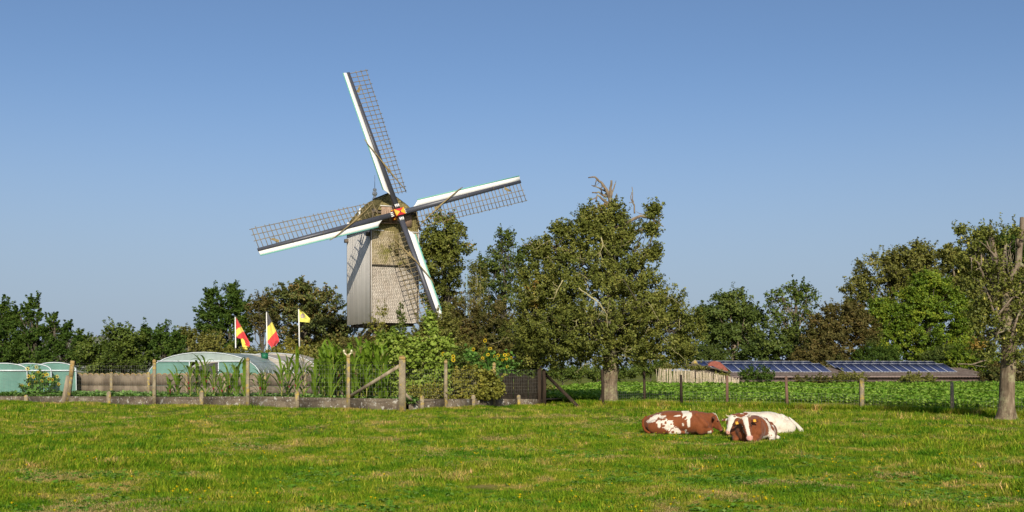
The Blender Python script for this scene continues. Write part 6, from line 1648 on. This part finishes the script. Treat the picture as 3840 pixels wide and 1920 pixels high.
def leafy_tuft(rng, n, L0, L1, spread, elev=(.2, 1.1), w=.55):
    mb = MB()
    for k in range(n):
        a = rng.uniform(0, 6.28); r = spread * rng.random(); p = np.array([r * math.cos(a), r * math.sin(a), rng.uniform(.02, spread * .9)])
        L = rng.uniform(L0, L1); b = rng.uniform(0, 6.28); el = rng.uniform(*elev)
        dv = np.array([math.cos(b) * math.cos(el), math.sin(b) * math.cos(el), math.sin(el)]); sd = np.array([-math.sin(b), math.cos(b), 0]); ww = L * w / 2
        mb.add([p, p + dv * L * .5 + sd * ww, p + dv * L + [0, 0, -L * .25], p + dv * L * .5 - sd * ww, p + dv * L * .55 - [0, 0, .02]], q=[[0, 1, 4, 3]], t=[[1, 2, 4], [4, 2, 3]], c=rng.random())
    return mb

def crops():
    rng = np.random.default_rng(310)
    n = 26000; d = 1 / rng.uniform(1 / 97, 1 / 53.5, n); k = rng.uniform(-.02, .50, n)
    P = np.stack([k * d, d, np.zeros(n)], 1)
    lim = np.interp(k, [-.02, .05, .2, .45], [95, 92, 96, 99]); near = np.interp(k, [-.02, .12, .2, .30, .40, .5], [56.5, 55.5, 54.5, 51.5, 47, 43]) + 1.6
    d2 = near + (lim - near) * rng.random(n) ** 1.0; s = 1 / near + (1 / lim - 1 / near) * rng.random(n); d2 = 1 / s
    P = np.stack([k * d2, d2, np.zeros(n)], 1)
    P[:, 2] = gz(P[:, 0], P[:, 1]) + .05
    ok = ~((P[:, 0] < 6.2) & (P[:, 1] > 88)); P = P[ok]
    tf = [leafy_tuft(rng, 16, .16, .30, .30) for _ in range(5)]
    o = scatter('mustard_crop', P, rng.uniform(.75, 1.2, len(P)) * np.interp(P[:, 1], [55, 95], [.9, 1.05]), tf, LM['crop']); tag(o, 'bright green leafy crop filling the field behind the meadow fence', 'crop')
    # vegetables between slabs and garden wall
    n = 9000; P = np.stack([rng.uniform(-32, -4, n), rng.uniform(45, 64, n), np.zeros(n)], 1)
    ok = side_of(P, WA, WB) > 0; P = P[ok]; w_ = np.array([WA[0], WA[1]]); 
    dist = side_of(P, WA, WB) / np.linalg.norm((WB - WA)[:2]); m9 = (dist > .35) & (dist < 5.5) & (P[:, 1] < np.interp(P[:, 0], [-24, -8], [62.8, 58.5])); P = P[m9]; P[:, 2] = .30
    tf = [leafy_tuft(rng, 14, .14, .28, .20) for _ in range(4)]
    o = scatter('vegetable_leaves', P, rng.uniform(.6, 1.25, len(P)), tf, LM['veg']); tag(o, 'low rows of leafy green vegetables behind the slab edging', 'vegetables')
    # undergrowth on the mound and behind the garden so no bare ground shows between the bushes
    n = 9000; P = np.stack([rng.uniform(-48, 3, n), rng.uniform(66, 100, n), np.zeros(n)], 1); P[:, 2] = gz(P[:, 0], P[:, 1])
    tf = [leafy_tuft(rng, 14, .15, .3, .3) for _ in range(3)]
    o = scatter('undergrowth', P, rng.uniform(.7, 1.6, len(P)), tf, LM['olive']); tag(o, 'rough olive undergrowth between the bushes round the mill mound', 'undergrowth')
crops()
# ================================================================ COWS
BROWN = np.array([0.20, 0.056, 0.016]); CREAM = np.array([0.68, 0.60, 0.49]); PINK = np.array([0.70, 0.36, 0.28])
def coat_mat(name='cow_coat', rough=.75):
    m, nt, b = newmat(name)
    at_ = N(nt, 'ShaderNodeVertexColor', layer_name='coat'); n = noisen(nt, 4, 7, .75, 'obj')
    r = rampnode(nt, [(0.3, (.66, .64, .62)), (0.5, (.95, .95, .95)), (0.7, (1.15, 1.15, 1.12))]); nt.links.new(n.outputs['Fac'], r.inputs[0])
    c = mixc(nt, 1.0, at_.outputs['Color'], r.outputs[0], 'MULTIPLY'); nt.links.new(c, b.inputs['Base Color'])
    b.inputs['Roughness'].default_value = rough; b.inputs['Specular IOR Level'].default_value = .2; b.inputs['Sheen Weight'].default_value = .1
    nb = noisen(nt, 60, 3, .7, 'obj'); bp = N(nt, 'ShaderNodeBump'); bp.inputs['Strength'].default_value = .25; bp.inputs['Distance'].default_value = .01
    nt.links.new(nb.outputs['Fac'], bp.inputs['Height']); nt.links.new(bp.outputs[0], b.inputs['Normal'])
    return m
COAT = coat_mat()
HORN = flat('cow_horn', (.55, .45, .30), .45, .5); TAGM = flat('yellow_ear_tag', (.85, .42, .05), .45, .4); EYE_M = flat('cow_eye', (.012, .008, .006), .15, .6); HOOF = flat('cow_hoof', (.10, .08, .06), .6, .3)

def cap(mb, a, b, ra, rb, n=12):
    a = np.asarray(a, float); b = np.asarray(b, float); u = np.linspace(0, 1, 5)
    mb.tube([a + (b - a) * k for k in u], [ra + (rb - ra) * k for k in u], n=n)
    mb.ball(a, ra, 12, 8); mb.ball(b, rb, 12, 8)

def head_prims(mb, poll, muz, up, k=1.0):
    """head from poll to muzzle; up = direction of the forehead"""
    poll = np.asarray(poll, float); muz = np.asarray(muz, float); ax = unit(muz - poll); up = unit(np.asarray(up, float) - ax * np.dot(up, ax)); sd = np.cross(ax, up); L = np.linalg.norm(muz - poll)
    fr = np.stack([ax, sd, up])
    mb.ball(poll + ax * .10 * L, (.13 * k, .115 * k, .105 * k), 14, 10, ax=fr)
    mb.ball(poll + ax * .34 * L - up * .01, (.17 * k, .105 * k, .10 * k), 14, 10, ax=fr)
    mb.ball(poll + ax * .62 * L - up * .01, (.16 * k, .078 * k, .078 * k), 14, 10, ax=fr)
    mb.ball(poll + ax * .93 * L - up * .01, (.085 * k, .078 * k, .066 * k), 14, 10, ax=fr)
    mb.ball(poll + ax * .45 * L - up * .085, (.17 * k, .065 * k, .06 * k), 12, 8, ax=fr)      # jaw
    for s in (-1, 1):
        mb.ball(poll + ax * .36 * L + sd * s * .085 + up * .035, (.045, .03, .028), 8, 6, ax=fr)  # brow
        # ears
        e0 = poll + ax * .10 * L + sd * s * .10; e1 = e0 + sd * s * .17 - up * .02 + ax * .02
        e_ax = np.stack([unit(e1 - e0), ax, up]); mb.ball((e0 + e1) / 2 + sd * s * .03, (.12, .055, .024), 10, 8, ax=e_ax)
    return dict(ax=ax, sd=sd, up=up, L=L, poll=poll, muz=muz)

def make_cow(label, loc, yaw, prims, head, painter, tags=True, tail=None, scale=1.0, extra=None, group='cows lying in the pasture'):
    t = thing('cow', loc, label, 'cow', group, rz=yaw); t.scale = (scale,) * 3
    mb = MB()
    for p in prims:
        if p[0] == 'b': mb.ball(p[1], p[2], 18, 14, ax=p[3] if len(p) > 3 else None)
        else: cap(mb, p[1], p[2], p[3], p[4])
    H = head_prims(mb, *head)
    me0 = mb.mesh('tmp'); o = bpy.data.objects.new('tmp', me0); COL.objects.link(o)
    md = o.modifiers.new('r', 'REMESH'); md.mode = 'VOXEL'; md.voxel_size = .02
    sm = o.modifiers.new('s', 'SMOOTH'); sm.factor = .6; sm.iterations = 5
    dg = bpy.context.evaluated_depsgraph_get(); me = bpy.data.meshes.new_from_object(o.evaluated_get(dg)); me.name = 'body'
    bpy.data.objects.remove(o); bpy.data.meshes.remove(me0)
    n = len(me.vertices); co = np.empty(n * 3, np.float32); me.vertices.foreach_get('co', co); co = co.reshape(-1, 3)
    nz = np.array([mnoise.noise(Vector(c) * 9) * .6 + mnoise.noise(Vector(c) * 28) * .35 for c in co.tolist()])
    colr = painter(co, nz, H)
    ca = me.color_attributes.new('coat', 'FLOAT_COLOR', 'POINT'); ca.data.foreach_set('color', np.concatenate([colr, np.ones((n, 1))], 1).ravel().astype(np.float32))
    me.polygons.foreach_set('use_smooth', np.ones(len(me.polygons), bool))
    me.materials.clear(); me.materials.append(COAT)
    link('body', me, [], t)
    def part(nm, b, m, par=None):
        me = b.mesh(nm, smooth=True); me.materials.append(m); q = bpy.data.objects.new(nm, me); COL.objects.link(q); q.parent = par or t; return q
    ax, sd, up, L, poll = H['ax'], H['sd'], H['up'], H['L'], H['poll']
    for s in (-1, 1):
        b = MB(); h0 = poll + sd * s * .075 + up * .05 - ax * .03; b.tube([h0, h0 + sd * s * .05 + up * .02, h0 + sd * s * .075 + up * .055 - ax * .02], [.022, .016, .005], n=7); part('horn', b, HORN)
        b = MB(); b.ball(poll + ax * .38 * L + sd * s * .104 + up * .035, (.018, .018, .018), 8, 6); part('eye', b, EYE_M)
        if tags:
            b = MB(); c = poll + ax * .14 * L + sd * s * .21 + up * .012; b.box(c + up * .02, (.075, .012, .06), np.stack([ax, up, sd])); b.box(c + up * .012 , (.06, .07, .008), np.stack([ax, sd, up])); part('ear_tag', b, TAGM)
        b = MB(); b.ball(H['muz'] + sd * s * .035 + up * .035 - ax * .005, (.014, .014, .010), 6, 4); part('nostril', b, EYE_M)
    if tail is not None:
        pts, rr, colr_ = tail; b = MB(); b.tube(pts, rr, n=8); part('tail', b, flat('tail_hair' if colr_ == 'w' else 'brown_tail_hair', CREAM * .95 if colr_ == 'w' else BROWN * .9, .9, .1))
    for e in (extra or []):
        b = MB(); b.ball(e, (.06, .045, .035), 8, 6); part('hoof', b, HOOF)
    return t

def torso(hs=1.0):
    return [('b', (-.80, 0, .26), (.33, .34, .27)), ('b', (-.35, 0, .30), (.62, .43, .33)), ('b', (.15, 0, .30), (.52, .38, .32)), ('b', (.45, 0, .30), (.32, .30, .30)),
            ('b', (-.08, 0, .47), (.62, .20, .12)), ('b', (.30, 0, .49), (.36, .16, .11)), ('b', (-.68, .17, .47), (.16, .12, .10)), ('b', (-.68, -.17, .47), (.16, .12, .10)), ('b', (-.97, 0, .36), (.14, .11, .11)), ('b', (-.56, .25, .50), (.08, .06, .07)), ('b', (-.56, -.25, .50), (.08, .06, .07)), ('c', (-.95, 0, .45), (-.45, 0, .57), .04, .04), ('c', (-.45, 0, .57), (.35, 0, .60), .04, .035), ('c', (.30, .26, .52), (.55, .30, .25), .07, .09), ('c', (.30, -.26, .52), (.55, -.30, .25), .07, .09), ('c', (-.62, .36, .40), (-.28, .44, .14), .07, .10), ('c', (-.62, -.36, .40), (-.28, -.44, .14), .07, .10),
            ('b', (-.68, .34, .20), (.36, .16, .22)), ('b', (-.68, -.34, .20), (.36, .16, .22)),
            ('c', (-.45, .45, .08), (-.05, .47, .06), .085, .05), ('c', (-.45, -.45, .08), (-.05, -.47, .06), .085, .05),
            ('b', (.42, .24, .22), (.18, .12, .24)), ('b', (.42, -.24, .22), (.18, .12, .24)),
            ('c', (.50, .25, .16), (.70, .22, .08), .10, .07), ('c', (.50, -.25, .16), (.70, -.22, .08), .10, .07),
            ('c', (.70, .22, .07), (.40, .22, .05), .06, .045), ('c', (.70, -.22, .07), (.40, -.22, .05), .06, .045),
            ('b', (.62, 0, .16), (.16, .14, .16))]
def inside(co, nz, regs):
    w = np.zeros(len(co), bool)
    for c, r, k in regs:
        f = (((co - np.asarray(c)) / np.asarray(r)) ** 2).sum(1); w |= f < (1 + nz * k)
    return w
def inside_xz(co, nz, regs, side):
    """patches on one flank: (x, z, rx, rz, rot)"""
    w = np.zeros(len(co), bool); s = (co[:, 1] * side > -.05)
    for x, z, rx, rz, rot in regs:
        dx = co[:, 0] - x; dz = co[:, 2] - z; c_, s_ = math.cos(rot), math.sin(rot)
        a = (dx * c_ + dz * s_) / rx; b = (-dx * s_ + dz * c_) / rz; w |= s & (a * a + b * b < 1 + nz * 1.3)
    return w

def cow_left():
    d = 30.6
    loc = np.array([(2566 - 1920) / F * d, d, -.02])
    def paint(co, nz, H):
        W = inside_xz(co, nz, [(-.85, .42, .22, .06, .55), (-.50, .25, .17, .15, -.5), (-.30, .07, .14, .15, -.3), (-.66, .36, .14, .05, .3), (-.72, .25, .05, .08, 0), (.05, .52, .13, .14, 0), (.08, .33, .05, .13, 0), (-.07, .27, .025, .05, .2), (.01, .05, .035, .08, 0), (-.62, .47, .10, .03, .3), (-.2, .5, .12, .02, .1)], -1)
        Bm = inside_xz(co, nz, [(-.54, .31, .035, .045, 0), (-.60, .23, .05, .03, .4), (-.40, .28, .025, .02, 0), (-.36, .07, .05, .04, .3), (-.02, .44, .06, .03, .5), (-.62, .40, .08, .02, .2)], -1)
        W = (W & ~Bm) | inside(co, nz, [((-.5, .35, .1), (.3, .2, .2), .5)])
        c = np.where(W[:, None], CREAM, BROWN)
        rel = co - H['poll']; u = rel @ H['ax'] / H['L']; s = rel @ H['sd']; v = rel @ H['up']
        bl = (u > -.25) & (u < .62) & (v > .035 + .10 * np.clip(u, 0, 1)) & (np.abs(s) < .05) & (co[:, 0] > .6); c[bl] = CREAM
        mz = (u > .93) & (co[:, 0] > .6); c[mz] = [.26, .10, .06]
        c[(co[:, 2] < .09) & (co[:, 0] > .60) & (co[:, 0] < .70)] = CREAM
        dk = (co[:, 0] > .7) & (u > -.05) & (u < .2) & (np.abs(s) > .11); c[dk] = BROWN * .55
        return c
    pr = torso() + [('c', (.50, 0, .36), (.76, -.03, .44), .23, .14), ('b', (.62, 0, .28), (.20, .16, .20))]
    tl = ([(-1.02, -.02, .46), (-1.12, -.05, .36), (-1.13, -.12, .22), (-1.08, -.22, .10), (-.95, -.34, .03)], [.045, .04, .035, .035, .045], 'b')
    make_cow('brown and white spotted cow lying in profile with its lowered head to the right', loc, math.radians(-3), pr, ((.78, -.04, .46), (1.0, -.10, .10), (1, -.1, .4)), paint, tags=False, tail=tl, extra=[(.02, -.48, .04)])
cow_left()

def cow_white():
    d = 29.8
    loc = np.array([(2832 - 1920) / F * d, d, -.02])
    def paint(co, nz, H):
        c = np.repeat(CREAM[None] * [1.02, 1.0, .97], len(co), 0)
        B_ = inside(co, nz, [((.62, 0, .33), (.34, .40, .30), .5), ((.38, 0, .5), (.16, .2, .12), .6)]); c[B_] = BROWN
        rel = co - H['poll']; u = rel @ H['ax'] / H['L']; s = rel @ H['sd']; v = rel @ H['up']
        hd = (np.linalg.norm(rel - H['ax'] * np.clip(u, 0, 1)[:, None] * H['L'], axis=1) < .17) & (u > -.15); c[hd] = CREAM
        ey = hd & (u > .22) & (u < .55) & (s * np.sign(1) > .035) & (nz > -.5); c[ey] = BROWN
        ey = hd & (u > .66) & (u < .8) & (s > .02); c[ey] = BROWN
        c[(u > .93) & hd] = PINK
        st = inside(co, nz, [((-.93, .17, .42), (.05, .08, .07), .8)]); c[st] = [.42, .30, .12]
        return c
    pr = torso() + [('c', (.50, 0, .38), (.74, .10, .44), .23, .15), ('b', (.6, 0, .25), (.2, .17, .22))]
    tl = ([(-1.02, .04, .44), (-1.12, .09, .36), (-1.24, .14, .24), (-1.33, .18, .12), (-1.36, .2, .03)], [.05, .045, .05, .065, .05], 'w')
    make_cow('cow lying with white back and brown shoulders, head turned to the spotted cow', loc, math.radians(180 + 22), pr, ((.80, .12, .47), (.98, .20, .10), (1.0, .5, .35)), paint, tags=False, tail=tl)
cow_white()

def cow_front():
    d = 26.6
    loc = np.array([(2834 - 1920) / F * d, d + .55, -.02])
    yaw = math.radians(-90 - 24)
    def paint(co, nz, H):
        c = np.repeat(BROWN[None], len(co), 0)
        W = inside(co, nz, [((-.25, .40, .35), (.09, .25, .35), .9), ((-.05, .45, .05), (.2, .22, .13), .8), ((-.95, .3, .05), (.25, .2, .08), .6), ((-.45, .15, .55), (.2, .12, .12), .8), ((-.5, .48, .22), (.05, .12, .2), .8), ((-.2, .45, .06), (.14, .2, .1), .7)]); c[W] = CREAM
        rel = co - H['poll']; u = rel @ H['ax'] / H['L']; s = rel @ H['sd']; v = rel @ H['up']
        hd = np.linalg.norm(rel - H['ax'] * np.clip(u, 0, 1)[:, None] * H['L'], axis=1) < .16
        wd = np.interp(u, [-.2, .15, .45, .8, 1.05], [.075, .062, .045, .042, .07])
        bl = hd & (np.abs(s - .008) < wd + nz * .006) & (v > .0) & (u > -.25); c[bl] = CREAM
        c[hd & (u > .9) & (v > -.02)] = PINK
        er = (u > -.1) & (u < .35) & (np.abs(s) > .13) & (np.abs(s) < .36) & (v > -.1) & (v < .08); c[er] = BROWN * .45
        ey = hd & (u > .26) & (u < .48) & (np.abs(s) > .07); c[ey] = BROWN * .5
        jw = hd & (v < -.075) & (u > .35) & (s > 0); c[jw] = CREAM
        return c
    pr = torso() + [('c', (.50, 0, .38), (.72, .02, .44), .24, .15), ('b', (.62, 0, .24), (.2, .2, .22))]
    make_cow('brown cow with a white blaze and orange ear tags facing the camera, lying in front', loc, yaw, pr, ((.80, .03, .56), (1.04, .20, .13), (1.0, .35, .6), 1.12), paint, tags=True, tail=([(-1.02, .0, .46), (-1.12, .1, .34), (-1.08, .3, .15), (-.95, .5, .04)], [.045, .04, .035, .05], 'w'), extra=[(-.02, .50, .04)])
cow_front()
